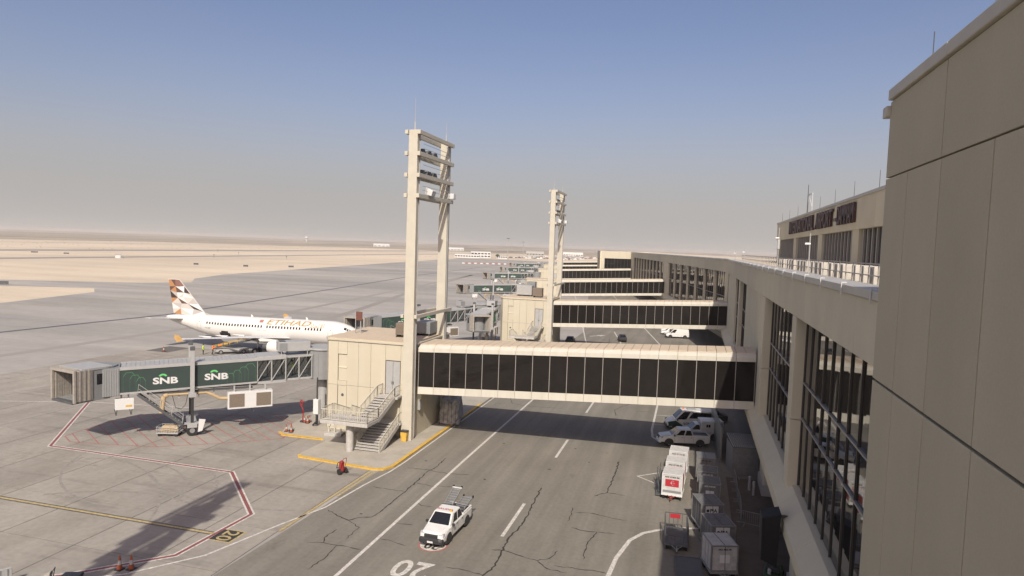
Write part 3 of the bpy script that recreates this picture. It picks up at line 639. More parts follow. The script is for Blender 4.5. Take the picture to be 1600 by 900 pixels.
def stairs(label, x, y, rz=0):
    """local frame of the gate building (near right corner); the flights run along y"""
    t = thing('escape_stair', label, 'staircase', (x, y, .13), rz, 'gate escape stairs')
    def flight(x0, x1, y0, z0, y1, z1, n):
        for i in range(n):
            a = y0+(y1-y0)*i/n; b = y0+(y1-y0)*(i+1)/n; z = z0+(z1-z0)*(i+1)/n
            mb = MB(); mb.box(x0, x1, min(a, b), max(a, b)+.03, z-.07, z); mb.build('tread', m_concs, t)
        for xx in (x0-.06, x1+.06):
            mb = MB(); mb.hexa([(xx-.05, y0, z0-.35), (xx+.05, y0, z0-.35), (xx+.05, y1, z1-.35), (xx-.05, y1, z1-.35)], [(xx-.05, y0, z0+.1), (xx+.05, y0, z0+.1), (xx+.05, y1, z1+.1), (xx-.05, y1, z1+.1)]); mb.build('stringer', m_concs, t)
        mb = MB(); mb.hexa([(x0, y0, z0-.28), (x1, y0, z0-.28), (x1, y1, z1-.28), (x0, y1, z1-.28)], [(x0, y0, z0-.12), (x1, y0, z0-.12), (x1, y1, z1-.12), (x0, y1, z1-.12)]); mb.build('flight_slab', m_concs, t)
    def rail(a, b, h=1.05, st=.19):
        a = Vector(a); b = Vector(b); L_ = (b-a).length; n = max(2, int(L_/st)); U = Vector((0, 0, h))
        mb = MB(); mb.bar(a+U, b+U, .06); mb.bar(a+Vector((0, 0, .12)), b+Vector((0, 0, .12)), .045)
        mb.bar(a, a+U, .07); mb.bar(b, b+U, .07)
        r = mb.build('handrail', m_steel, t)
        mb = MB()
        for i in range(1, n):
            p = a+(b-a)*i/n; mb.bar(p+Vector((0, 0, .12)), p+U, .03 if i % 5 else .06)
        mb.build('baluster_row', m_steel, r)
    zt, zm, zp = 4.28, 3.0, 1.75
    mb = MB(); mb.box(-6.35, -1.45, -7.2, -4.85, zm-.34, zm); mb.build('landing_slab', m_concs, t, bevel=.03)
    mb = MB(); mb.cyl((-3.75, -6.15, 0), (-3.75, -6.15, zm-.34), .36, n=20); mb.build('support_column', m_concs, t, smooth=False)
    mb = MB(); mb.box(-3.4, -1.2, -1.3, -.03, zt-.2, zt); mb.build('door_landing', m_concs, t)
    flight(-3.35, -1.55, -4.85, zm, -1.3, zt, 8)
    mb = MB(); mb.box(-6.3, -.75, -1.5, -.05, zp-.2, zp); mb.build('half_landing', m_concs, t)
    flight(-3.55, -.95, -5.75, 0, -1.5, zp, 11)
    flight(-6.2, -4.4, -1.5, zp, -4.85, zm, 8)
    rail((-6.3, -7.12, zm), (-1.5, -7.12, zm)); rail((-6.3, -7.12, zm), (-6.3, -4.85, zm)); rail((-1.5, -7.12, zm), (-1.5, -4.85, zm))
    rail((-1.5, -4.85, zm), (-1.5, -1.3, zt)); rail((-1.5, -1.3, zt), (-1.5, -.05, zt)); rail((-3.4, -4.85, zm), (-3.4, -1.3, zt)); rail((-3.4, -1.3, zt), (-3.4, -.05, zt))
    rail((-.9, -5.75, 0), (-.9, -1.5, zp)); rail((-.9, -1.5, zp), (-.9, -.05, zp)); rail((-3.6, -5.75, 0), (-3.6, -1.5, zp))
    rail((-4.35, -4.85, zm), (-4.35, -1.5, zp)); rail((-6.25, -4.85, zm), (-6.25, -1.5, zp))
    return t

# ---- boarding bridge (origin under the rotunda, +x out along the tunnel, +y side has the lettering facing the viewer at gate one)
def jetway(label, x, y, rz, z0=5.05, z1=4.45, L1=22.6, cab_turn=R(35), cat_group='boarding bridges', detail=True):
    t = thing('boarding_bridge', label, 'boarding bridge', (x, y, 0), rz, cat_group)
    Ltun = L1
    zb = lambda u: z0+(z1-z0)*u/Ltun
    def seg(u0, u1, prof, name, mt, par=None, bevel=0):
        mb = MB(); k = len(prof)
        vs = [(u0, yy, zb(u0)+z) for yy, z in prof]+[(u1, yy, zb(u1)+z) for yy, z in prof]
        mb.add(vs, [tuple(range(k-1, -1, -1)), tuple(range(k, 2*k))]+[(i, (i+1) % k, k+(i+1) % k, k+i) for i in range(k)])
        return mb.build(name, mt, par or t, bevel=bevel)
    # rotunda and its column
    mb = MB(); mb.cyl((0, 0, zb(0)-.25), (0, 0, zb(0)+2.95), 1.75, n=24); ro = mb.build('rotunda', m_mgrey, t)
    mb = MB(); mb.cyl((0, 0, zb(0)+2.95), (0, 0, zb(0)+3.15), 1.9, n=24); mb.build('rotunda_roof', m_lgrey, ro)
    for k in range(12):
        a = k*math.pi/6; mb = MB(); mb.box(-.03, .03, -.03, .03, zb(0)-.2, zb(0)+2.9); o = mb.build('slat', m_slat, ro, loc=(1.76*math.cos(a), 1.76*math.sin(a), 0))
    mb = MB(); mb.cyl((0, 0, 0), (0, 0, zb(0)-.25), .55, n=20); mb.build('rotunda_column', m_lgrey, t)
    # inner glazed section
    hA, wA = 2.35, 1.2
    seg(1.4, 4.6, [(-wA, -.08), (wA, -.08), (wA, .12), (-wA, .12)], 'inner_floor', m_lgrey)
    seg(1.4, 4.6, [(-wA, hA), (wA, hA), (wA, hA+.16), (-wA, hA+.16)], 'inner_roof', m_lgrey)
    # outer truss section 5.6 .. 9.0
    hB, wB = 2.5, 1.42
    seg(4.2, 7.1, [(-wB, -.2), (wB, -.2), (wB, .08), (-wB, .08)], 'truss_floor', m_lgrey)
    seg(4.2, 7.1, [(-wB, hB), (wB, hB), (wB, hB+.2), (-wB, hB+.2)], 'truss_roof', m_lgrey)
    for sy in (-1, 1):
        for (u0, u1, w, h, st) in ((1.5, 4.2, wA, hA, 1.5), (4.25, 7.1, wB, hB, 1.5)):
            k = max(1, round((u1-u0)/st)); s = (u1-u0)/k
            for i in range(k+1):
                u = u0+i*s; mb = MB(); mb.bar((u, sy*w, zb(u)), (u, sy*w, zb(u)+h), .11); mb.build('truss_post', m_lgrey, t)
            for i in range(k):
                a = u0+i*s; b = a+s; mb = MB(); mb.bar((a, sy*(w+.02), zb(a)+h-.08), (b, sy*(w+.02), zb(b)+.08), .08); mb.build('truss_brace', m_lgrey, t)
                mb = MB(); mb.hexa([(a+.06, sy*(w-.12), zb(a)+.1), (b-.06, sy*(w-.12), zb(b)+.1), (b-.06, sy*(w-.1), zb(b)+.1), (a+.06, sy*(w-.1), zb(a)+.1)],
                                   [(a+.06, sy*(w-.12), zb(a)+h-.1), (b-.06, sy*(w-.12), zb(b)+h-.1), (b-.06, sy*(w-.1), zb(b)+h-.1), (a+.06, sy*(w-.1), zb(a)+h-.1)]); mb.build('pane', m_pane, t)
    # green tunnel
    hC, wC = 2.42, 1.5
    seg(7.1, 19.5, [(-wC+.05, .0), (wC-.05, .0), (wC-.05, hC), (-wC+.05, hC)], 'tunnel_shell', m_mgrey)
    for u0, u1 in ((7.12, 13.1), (13.34, 19.45)):
        for sy in (-1, 1):
            seg(u0, u1, [(sy*(wC-.05), .16), (sy*wC, .16), (sy*wC, hC-.12), (sy*(wC-.05), hC-.12)], 'bank_panel', m_green)
    for sy in (-1, 1):
        seg(7.1, 19.5, [(sy*(wC-.08), -.02), (sy*(wC+.05), -.02), (sy*(wC+.05), .15), (sy*(wC-.08), .15)], 'lower_chord', m_lgrey)
        seg(4.2, 19.5, [(sy*(wC-.1), hC-.1), (sy*(wC+.06), hC-.1), (sy*(wC+.06), hC+.2), (sy*(wC-.1), hC+.2)], 'upper_chord', m_lgrey)
    for i in range(30):
        u = 7.1+i*.41; seg(u+.01, u+.4, [(-wC+.1, hC), (wC-.1, hC), (wC-.1, hC+.17+.02*(i % 2)), (-wC+.1, hC+.17+.02*(i % 2))], 'roof_sheet', m_lgrey)
    zc = lambda u: zb(u)
    for uc, sz in ((15.6, .86), (11.0, .86)):
        for sy in (1, -1):
            if sy < 0 and not detail: continue
            put_text('SNB', sz, m_wht, (uc, sy*(wC+.006), zc(uc)+.98), (-sy, 0, 0), (0, 0, 1), t, 'lettering', offset=.03, sx=1.42)
            mb = MB(); pts = []
            for i in range(9):
                a = R(25+130*i/8); pts.append((uc+.25*sy, a))
            ring = []
            for r_ in (.40, .21):
                ring.append([(uc+.22*sy+r_*math.cos(R(20+140*i/8)), sy*(wC+.006), zc(uc)+1.36+r_*.85*math.sin(R(20+140*i/8))) for i in range(9)])
            for i in range(8): mb.quad(ring[0][i], ring[0][i+1], ring[1][i+1], ring[1][i])
            mb.build('logo_arch', m_lime, t)
    # line-art arches printed on the panel ends
    if detail:
        for uc, n_ in ((7.8, 4), (18.7, 3)):
            for i in range(n_):
                c = uc+(i*.62 if uc < 12 else -i*.5); hw = .5-.06*i; top = 2.05-.28*i
                p = [(c-hw, .2), (c-hw, top-.35), (c-hw*.5, top), (c+hw*.5, top), (c+hw, top-.35), (c+hw, .2)]
                p = [q for q in p if 7.15 < q[0] < 19.4]
                mb = MB()
                for a, b in zip(p[:-1], p[1:]): mb.bar((a[0], wC+.004, zb(a[0])+a[1]), (b[0], wC+.004, zb(b[0])+b[1]), .01, .035)
                if len(p) > 1: mb.build('line_art', m_line, t)
    # corrugated end, control cabin, bellows
    seg(19.5, 21.0, [(-wC-.1, -.1), (wC+.1, -.1), (wC+.1, hC+.15), (-wC-.1, hC+.15)], 'end_section', m_mgrey)
    for i in range(7):
        u = 19.58+i*.2
        for sy in (-1, 1): seg(u, u+.07, [(sy*(wC+.1), -.06), (sy*(wC+.15), -.06), (sy*(wC+.15), hC+.08), (sy*(wC+.1), hC+.08)], 'slat', m_slat)
    zz = zb(21.3)
    cabe = bpy.data.objects.new('cabin', None)
    C_ = lambda u, v: (21.6+u*math.cos(cab_turn)-v*math.sin(cab_turn), u*math.sin(cab_turn)+v*math.cos(cab_turn))
    def cbox(name, u0, u1, v0, v1, a, b, mt, par=None, bevel=0):
        q = [C_(u0, v0), C_(u1, v0), C_(u1, v1), C_(u0, v1)]
        mb = MB(); mb.hexa([(p[0], p[1], zz+a) for p in q], [(p[0], p[1], zz+b) for p in q]); return mb.build(name, mt, par or t, bevel=bevel)
    mb = MB(); mb.cyl((21.3, 0, zz-.2), (21.3, 0, zz+2.75), 1.62, n=20); rc = mb.build('cab_rotunda', m_mgrey, t)
    cbox('cab_roof', -.6, 2.3, -1.75, 1.75, 2.62, 2.85, m_lgrey, bevel=.03)
    cbox('cab_floor', -.4, 2.5, -1.7, 1.7, -.28, -.05, m_mgrey)
    cbox('cab_wall', -.2, 1.3, 1.55, 1.7, -.05, 2.62, m_mgrey); cbox('cab_wall', -.2, 1.3, -1.7, -1.55, -.05, 2.62, m_mgrey)
    cbox('cab_window', .3, .85, 1.69, 1.715, 1.2, 2.2, m_carg); cbox('cab_window', .3, .85, -1.715, -1.69, 1.2, 2.2, m_carg)
    cbox('cab_back', -.3, -.15, -1.55, 1.55, -.05, 2.62, m_lgrey)
    for i in range(7):     # folded bellows
        a = 1.32+i*.21; e = .06*(i % 2)
        q0 = [(a, -1.78-e), (a+.12, -1.78-e), (a+.12, -1.5), (a, -1.5)]
        for v0, v1 in ((-1.8-e, -1.5), (1.5, 1.8+e)):
            cbox('bellows_fold', a, a+.17, v0, v1, -.1, 2.7+e, m_bellow)
        cbox('bellows_fold', a, a+.17, -1.5, 1.5, 2.5, 2.78+e, m_bellow)
    cbox('bellows_hood', 2.82, 3.0, -1.86, -1.6, -.2, 2.82, m_bellow); cbox('bellows_hood', 2.82, 3.0, 1.6, 1.86, -.2, 2.82, m_bellow); cbox('bellows_hood', 2.82, 3.0, -1.6, 1.6, 2.55, 2.82, m_bellow)
    cbox('cab_bumper', 2.3, 3.05, -1.6, 1.6, -.3, -.1, m_dgrey)
    # drive column and bogie
    uw = 13.22
    for sy in (-1, 1):
        mb = MB(); mb.box(uw-.2, uw+.2, sy*1.82-.2, sy*1.82+.2, zb(uw)-.9, zb(uw)+3.9); mb.build('lift_column', m_lgrey, t, bevel=.02)
        mb = MB(); mb.box(uw-.22, uw+.22, sy*1.82-.22, sy*1.82+.22, zb(uw)+3.9, zb(uw)+4.25); mb.build('motor_cap', m_dgrey, t)
        mb = MB(); mb.box(uw-.14, uw+.14, sy*1.82-.14, sy*1.82+.14, 1.05, zb(uw)-.8); mb.build('inner_column', m_plas, t)
    mb = MB(); mb.box(uw-.35, uw+.35, -2.2, 2.2, zb(uw)-.75, zb(uw)-.35); mb.build('cross_beam', m_lgrey, t)
    mb = MB(); mb.box(uw-.45, uw+.45, -2.1, 2.1, .85, 1.2); mb.box(uw-.7, uw+.7, -2.0, -1.5, 1.2, 1.32); mb.box(uw-.7, uw+.7, 1.5, 2.0, 1.2, 1.32); mb.build('bogie_beam', m_lgrey, t)
    for sy in (-1, 1):
        for v in (-.3, .3):
            yv = sy*1.55+v
            mb = MB(); mb.cyl((uw, yv-.18, .55), (uw, yv+.18, .55), .55, n=20); w = mb.build('bogie_wheel', m_rub, t)
            mb = MB(); mb.cyl((uw, yv-.19, .55), (uw, yv+.19, .55), .24, n=14); mb.build('hub', m_rim, w)
    mb = MB(); mb.hexa([(uw-.9, 2.05, .5), (uw-.5, 2.05, .4), (uw-.5, 2.15, .4), (uw-.9, 2.15, .5)], [(uw-1.2, 2.05, 1.6), (uw-.6, 2.05, 1.7), (uw-.6, 2.15, 1.7), (uw-1.2, 2.15, 1.6)]); mb.build('bogie_guard', m_wht, t)
    # service stair from the cab end down toward the bogie
    a = Vector((18.0, 1.15, zb(18)-.15)); b = Vector((14.1, 1.15, 1.1)); nst = 15
    for sy in (-.38, .38):
        mb = MB(); mb.bar(a+Vector((0, sy, 0)), b+Vector((0, sy, 0)), .07, .26); mb.build('stair_stringer', m_dgrey, t)
        mb = MB(); mb.bar(a+Vector((-.1, sy, 1.0)), b+Vector((-.1, sy, 1.0)), .04); mb.bar(a+Vector((-.1, sy, .55)), b+Vector((-.1, sy, .55)), .03)
        for i in range(5):
            p = a+(b-a)*i/4; mb.bar(p+Vector((0, sy, 0)), p+Vector((-.1, sy, 1.0)), .035)
        mb.build('stair_rail', m_lgrey, t)
    for i in range(nst):
        p = a+(b-a)*(i+.5)/nst; mb = MB(); mb.box(p.x-.12, p.x+.12, p.y-.36, p.y+.36, p.z-.02, p.z+.02); mb.build('stair_tread', m_lgrey, t)
    # cable trays, conditioned-air pipe and hanging cabinets
    mb = MB(); mb.box(7.5, 17.2, 1.0, 1.35, 0, .14); o = mb.build('cable_tray', m_dgrey, t, loc=(0, 0, zb(12)-.42))
    mb = MB(); mb.box(6.2, 17.0, -.6, .5, 0, .22); o = mb.build('underframe', m_mgrey, t, loc=(0, 0, zb(12)-.32))
    for u in (9.4, 11.2, 12.6, 14.4, 15.8):
        mb = MB(); mb.box(u-.05, u+.05, 1.05, 1.15, zb(u)-.95, zb(u)); mb.build('hanger', m_lgrey, t)
    pz = zb(13)-.55
    mb = MB(); mb.tube([(9.9, 1.3, pz-.75), (10.6, 1.3, pz-.7), (11.3, 1.25, pz-.3), (11.9, 1.2, pz), (15.4, 1.2, pz)], .16, 12); mb.build('air_pipe', m_hose, t)
    mb = MB(); mb.tube([(15.4, 1.2, pz), (15.75, 1.25, pz-.12), (15.95, 1.3, pz-1.75)], .24, 12); mb.build('air_hose', m_hose, t)
    zc_ = zb(8)-.75
    mb = MB(); mb.box(5.6, 9.95, .9, 1.8, zc_-1.75, zc_); ac = mb.build('air_unit', m_wht, t, bevel=.03)
    for u0, u1 in ((5.75, 7.2), (8.35, 9.8)):
        mb = MB(); mb.box(u0, u1, 1.79, 1.83, zc_-1.55, zc_-.2); mb.build('grille', m_brn, ac)
    for u in (6.3, 7.8, 9.3):
        mb = MB(); mb.box(u-.08, u+.08, 1.25, 1.45, zc_, zb(u)); mb.build('hanger', m_lgrey, t)
    mb = MB(); mb.tube([(7.3, 1.7, zc_-1.5), (7.35, 1.75, zc_-2.05), (7.6, 1.75, zc_-2.1), (7.7, 1.7, zc_-1.5)], .03, 6); mb.build('cable_loop', m_plas, t)
    mb = MB(); mb.box(18.3, 19.9, .9, 1.35, zb(17)-1.6, zb(17)-.5); pb = mb.build('power_cabinet', m_wht, t, bevel=.02)
    mb = MB(); mb.box(18.7, 18.85, 1.0, 1.1, zb(17)-.55, zb(17)); mb.box(19.3, 19.45, 1.0, 1.1, zb(17)-.55, zb(17)); mb.build('hanger', m_lgrey, t)
    mb = MB(); mb.box(18.45, 19.0, 1.345, 1.36, zb(17)-1.35, zb(17)-1.15); mb.build('warning_label', m_yel, pb)
    for u in (18.45, 19.7):
        mb = MB(); mb.tube([(u, 1.2, zb(17)-1.5), (u+.1, 1.25, zb(17)-2.15), (u+.25, 1.2, zb(17)-1.5)], .035, 6); mb.build('cable_loop', m_plas, t)
    mb = MB(); mb.tube([(15.0, 1.3, zb(15)-.5), (14.7, 1.35, zb(15)-1.8), (14.2, 1.35, zb(15)-2.0), (13.8, 1.3, zb(15)-1.6), (13.6, 1.3, zb(15)-.5)], .03, 6); mb.build('cable_loop', m_plas, t)
    # roof-top unit at the rotunda
    mb = MB(); mb.box(1.6, 4.9, -.8, .9, zb(3)+2.95, zb(3)+3.95); ru = mb.build('roof_unit', m_lgrey, t, bevel=.03)
    mb = MB(); mb.box(4.0, 4.85, .89, .92, zb(3)+3.05, zb(3)+3.85); mb.build('grille', m_mgrey, ru)
    mb = MB(); mb.box(4.1, 4.75, -.5, .6, zb(3)+3.95, zb(3)+3.97); mb.build('fan_grille', m_dgrey, ru)
    mb = MB()
    for u in (1.9, 4.6):
        for v in (-.7, .8): mb.bar((u, v, zb(u)+2.4), (u, v, zb(u)+2.96), .08)
    mb.build('roof_unit_frame', m_lgrey, t)
    return t
m_black = mat('matt_black', (0.010, 0.010, 0.011), .7)
m_brn = mat('bronze_grille', (0.155, 0.125, 0.095), .6, var=.1, scale=8)
def pane_mat():
    M = bpy.data.materials.new('clear_tinted_glass'); M.use_nodes = True; N = M.node_tree.nodes; L = M.node_tree.links
    b = N['Principled BSDF']; b.inputs['Base Color'].default_value = (.02, .022, .022, 1); b.inputs['Roughness'].default_value = .05
    tr = N.new('ShaderNodeBsdfTransparent'); tr.inputs[0].default_value = (.88, .90, .90, 1); mx = N.new('ShaderNodeMixShader'); mx.inputs[0].default_value = .26
    L.new(tr.outputs[0], mx.inputs[1]); L.new(b.outputs[0], mx.inputs[2]); L.new(mx.outputs[0], N['Material Output'].inputs[0])
    return M
m_pane = pane_mat()

# gate one (nearest), its tower, bridge, stair and boarding bridge
tower('front light tower of twin cream columns beside the nearest gate building', -27.2, 62.35)
tower('cream light tower near the second gate, right of centre', -26.9, 128.6)
tower('cream light tower just out of view whose shadow falls across the stand', -27.0, 2.6)
bridge('nearest cream bridge with dark glass spanning the road', (-26.45, 62.85), 0, 32.1, 4.72, 6.2, 19)
bridge('second cream bridge spanning the road behind the nearest one', (-26.1, 128.3), 0, 32.2, 4.55, 6.1, 20)
bridge('third cream bridge from the viewer, ending at the broad concourse pilaster', (-40.7, 208), math.atan2(5.8, 32), 32.4, 4.8, 6.2, 20)
bridge('fourth cream bridge from the viewer, ending at the bump-out', (-60, 309.5), math.atan2(7, 31.5), 32.3, 4.8, 6.2, 18)
bridge('fifth cream bridge, half hidden by the bump-out', (-73.4, 381), math.atan2(6, 32), 32.3, 4.9, 6.2, 16)
bridge('farthest cream bridge seen as a thin strip', (-91, 477), math.atan2(6, 32), 32.3, 4.9, 6.2, 16)
gate_building('nearest cream gate building left of the front light tower', -26.9, 62.95)
gate_building('second cream gate building with stair left of the second light tower', -26.6, 128.4)
gate_building('third cream gate building beyond the second one', -41.2, 208.0, R(10.3))
gate_building('fourth small cream gate building far down the pier', -60.5, 309.5, R(12.5))
gate_building('fifth tiny gate building in the row down the pier', -73.9, 381, R(10.6))
st1 = stairs('zigzag concrete escape stair with cream railings at nearest gate building', -26.9, 62.95)
copy_tree(st1, (-26.6, 128.4, .13), 0, 'small escape stair on the second gate building')
j1 = jetway('long boarding bridge with two white SNB signs left of nearest gate building', -39.2, 66.3, math.atan2(-8.6, -9.2))
j2 = jetway('boarding bridge docked at the nose of the parked airliner', -41.3, 130.3, math.atan2(-21.8, -16.2), 5.05, 3.75)
j2.scale = (1.19, 1, 1)
copy_tree(j1, (-39.0, 131.5, 0), math.atan2(-21, 1.0), 'boarding bridge whose open cab faces the viewer beyond nearest gate roof', (.66, 1, 1))
copy_tree(j1, (-51.5, 216.2, 0), math.atan2(-11.0, -21), 'boarding bridge of the third gate with one SNB panel facing the viewer')
copy_tree(j1, (-70.8, 306.5, 0), math.atan2(-5.5, -20), 'boarding bridge of the fourth gate in the receding row')
copy_tree(j1, (-87, 388, 0), math.atan2(-1.0, -20), 'boarding bridge of the fifth gate in the receding row')
copy_tree(j1, (-108, 486, 0), math.atan2(-1.0, -20), 'farthest boarding bridge in the receding row')

# roof-top things on the nearest gate building
def roof_sign(x, y, z, lb):
    t = thing('stand_sign', lb, 'sign', (x, y, z))
    mb = MB(); mb.box(-.36, .36, -.05, .05, 1.45, 2.4); mb.build('board', m_sign, t)
    mb = MB(); mb.box(-.44, -.38, -.06, .06, 0, 2.45); mb.build('post', m_lgrey, t)
    mb = MB(); mb.box(.12, .2, .05, .13, 0, 1.6); mb.build('post', m_lgrey, t)
roof_sign(-35.3, 67.0, 9.8, 'brown stand sign on posts on roof of nearest gate building')
def roof_ac(x, y, z, w, d, h, mt, lb, rz=0):
    t = thing('rooftop_unit', lb, 'air conditioner', (x, y, z), rz, 'rooftop air units')
    mb = MB(); mb.box(-w/2, w/2, -d/2, d/2, .28, h); c = mb.build('casing', mt, t, bevel=.03)
    n = 6
    for i in range(n):
        a = .4+(h-.55)*i/n; mb = MB(); mb.box(-w/2+.1, w/2-.1, -d/2-.02, -d/2+.01, a, a+(h-.55)/n*.7); mb.build('slat', mt, c)
    for sx in (-1, 1):
        mb = MB(); mb.box(sx*w*.42-.05, sx*w*.42+.05, -d/2, d/2, 0, .28); mb.build('skid', m_dgrey, t)
roof_ac(-29.95, 66.8, 9.8, 1.25, 1.2, 1.55, m_brn, 'brown louvred air unit left of front tower on gate roof')
roof_ac(-28.35, 69.6, 9.8, 1.7, 2.4, 1.55, m_mgrey, 'grey air unit between the two columns of front tower')
roof_ac(-30.2, 132.5, 9.8, 1.9, 1.4, 1.9, m_brn, 'brown air unit on roof of second gate building')
roof_ac(-33.4, 134.8, 9.8, 3.2, 2.4, 2.2, m_lgrey, 'large pale air unit on roof of second gate building')
roof_ac(-33.0, 138.5, 9.8, 1.8, 1.4, 2.8, m_mgrey, 'small grey air unit at back of second gate roof')

# tarpaulin-covered load beside the gate building, under the bridge
rr = random.Random(11); t = thing('covered_load', 'load under crumpled grey tarpaulin beneath nearest bridge', 'covered load', (-25.6, 70.6, .0), R(8))
mb = MB(); n = 17; rings = []
for k in range(9):
    f_ = k/8; z = .22+2.9*f_; sc = 1-.16*f_**2-(.5 if k == 8 else 0)
    rings.append([((1.15*sc+rr.uniform(-.12, .12))*math.copysign(abs(math.cos(2*math.pi*i/n))**.45, math.cos(2*math.pi*i/n)), (1.7*sc+rr.uniform(-.14, .14))*math.copysign(abs(math.sin(2*math.pi*i/n))**.45, math.sin(2*math.pi*i/n)), z+rr.uniform(-.14, .14)) for i in range(n)])
mb.loft(rings); mb.build('tarpaulin', mat('tarpaulin_grey', (.36, .345, .33), .9, var=.35, scale=2.2), t)
mb = MB()
for i in range(5):
    mb.bar((-.9+i*.45, -1.82, .4), (-.9+i*.45+rr.uniform(-.1, .1), -1.76, 2.7), .03)
mb.build('strap', m_plas, t)
mb = MB(); mb.box(-1, 1, -1.6, 1.6, .15, .3); mb.build('pallet', m_dgrey, t)
t = thing('litter_bin', 'yellow litter bin at foot of front light tower', 'bin', (-27.2, 61.55, .13))
mb = MB(); mb.hexa([(-.28, -.22, 0), (.28, -.22, 0), (.28, .22, 0), (-.28, .22, 0)], [(-.34, -.26, .95), (.34, -.26, .95), (.34, .26, .95), (-.34, .26, .95)]); mb.build('body', m_yel, t, bevel=.03)
mb = MB(); mb.box(-.36, .36, -.28, .28, .95, 1.1); mb.build('lid', m_plas, t, bevel=.03)

# ================================================================== AIRLINER  (local +x = nose, origin on the ground below the nose tip)
NOSE = Vector((-54.3, 105.0)); TAIL = Vector((-91.0, 101.0)); d = NOSE-TAIL
pl = thing('airliner', 'white twin-jet airliner with gold ETIHAD titles and faceted brown tail', 'airliner', (NOSE.x, NOSE.y, 0), math.atan2(d.y, d.x))
ZC = 3.85
ST = [(0, .06, -.62), (.25, .38, -.58), (.7, .72, -.5), (1.4, 1.1, -.36), (2.4, 1.46, -.2), (3.6, 1.74, -.08), (5.0, 1.92, -.01), (6.5, 1.98, 0), (12, 1.98, 0), (18, 1.98, 0), (23.5, 1.98, 0), (26, 1.93, .05), (28.5, 1.76, .2), (31, 1.44, .46), (33.5, 1.02, .8), (35.5, .68, 1.05), (36.8, .42, 1.2), (37.3, .26, 1.26)]
NS = 36
def ring(x, r, zo): return [(-x, r*math.cos(2*math.pi*i/NS), ZC+zo+r*1.045*math.sin(2*math.pi*i/NS)) for i in range(NS)]
mb = MB(); mb.loft([ring(*s) for s in ST]); mb.build('fuselage', m_plane, pl, smooth=True)
def fus(x, a, off=.01):     # point on the skin: distance from the nose, angle above horizontal, near side = -y
    for (x0, r0, z0), (x1, r1, z1) in zip(ST[:-1], ST[1:]):
        if x0 <= x <= x1:
            t = (x-x0)/(x1-x0); r = r0+(r1-r0)*t+off; zo = z0+(z1-z0)*t; break
    return (-x, -r*math.cos(a), ZC+zo+r*1.045*math.sin(a))
def skin_quad(mb, x0, x1, a0, a1, off=.012, side=1):
    n = max(1, int(abs(a1-a0)/R(7)))
    for k in range(n):
        b0 = a0+(a1-a0)*k/n; b1 = a0+(a1-a0)*(k+1)/n
        q = [fus(x0, b0, off), fus(x1, b0, off), fus(x1, b1, off), fus(x0, b1, off)]
        if side < 0: q = [(x, -y, z) for x, y, z in q]
        mb.quad(*q)
for sd_ in (1, -1):
    for i in range(40):
        x = 7.0+i*.545
        if i in (6, 19): continue
        mb = MB(); skin_quad(mb, x, x+.27, R(14), R(26), side=sd_); mb.build('window', m_carg, pl)
    for x in (5.35, 30.0):       # cabin doors: outline
        mb = MB()
        for a0, a1, x0, x1 in ((R(-22), R(40), x-.42, x-.38), (R(-22), R(40), x+.38, x+.42), (R(38.5), R(40), x-.4, x+.4), (R(-22), R(-20.5), x-.4, x+.4)): skin_quad(mb, x0, x1, a0, a1, side=sd_)
        skin_quad(mb, x-.1, x+.1, R(18), R(24), side=sd_); mb.build('cabin_door', m_mgrey, pl)
    for x in (17.3, 18.4):
        mb = MB()
        for a0, a1, x0, x1 in ((R(0), R(30), x-.27, x-.24), (R(0), R(30), x+.24, x+.27), (R(0), R(1.2), x-.25, x+.25)): skin_quad(mb, x0, x1, a0, a1, side=sd_)
        mb.build('overwing_exit', m_mgrey, pl)
    mb = MB()
    for i in range(3): skin_quad(mb, 1.75+i*.5, 2.18+i*.5, R(24+i*4), R(46+i*2), side=sd_)
    mb.build('cockpit_window', m_carg, pl)
mb = MB(); skin_quad(mb, 23.9, 25.9, R(-50), R(-22), .02); skin_quad(mb, 24.25, 25.55, R(-22), R(-13), .02); mb.build('cargo_opening', m_rub, pl)
def skin_text(body, size, mtl, xc, ac, sx=1.0, slant=0.0, name='titles', sd_=1, **k):
    me = text_mesh(body, size, mtl, name, sx=sx, **k)
    bm = bmesh.new(); bm.from_mesh(me)
    for c in range(-8, 9):
        bmesh.ops.bisect_plane(bm, geom=bm.verts[:]+bm.edges[:]+bm.faces[:], plane_co=(0, c*.1, 0), plane_no=(0, 1, 0))
    bm.to_mesh(me); bm.free()
    for v in me.vertices:
        u = v.co.x+slant*v.co.y; a = ac+v.co.y/2.0
        p = fus(xc-u*sd_, a, .02); v.co = (p[0], p[1]*sd_, p[2])
    return link(name, me, pl)
for s_ in (1, -1):
    skin_text('ETIHAD', 1.55, m_gold, 13.1, R(46), sx=1.5, slant=.35, sd_=s_, offset=.022)
    skin_text('\ufea9\ufe8e\ufea4\ufe97\ufefb\ufe8d', 1.25, m_gold, 7.9, R(38), sx=.85, name='arabic_titles', sd_=s_)
    skin_text('A6-EIP', .42, m_mgrey, 28.2 if s_ > 0 else 28.2, R(-8), name='registration', sd_=s_)
    mb = MB(); skin_quad(mb, 17.9, 18.6, R(40), R(58), .02, s_); mb.build('emblem', m_redthin, pl)
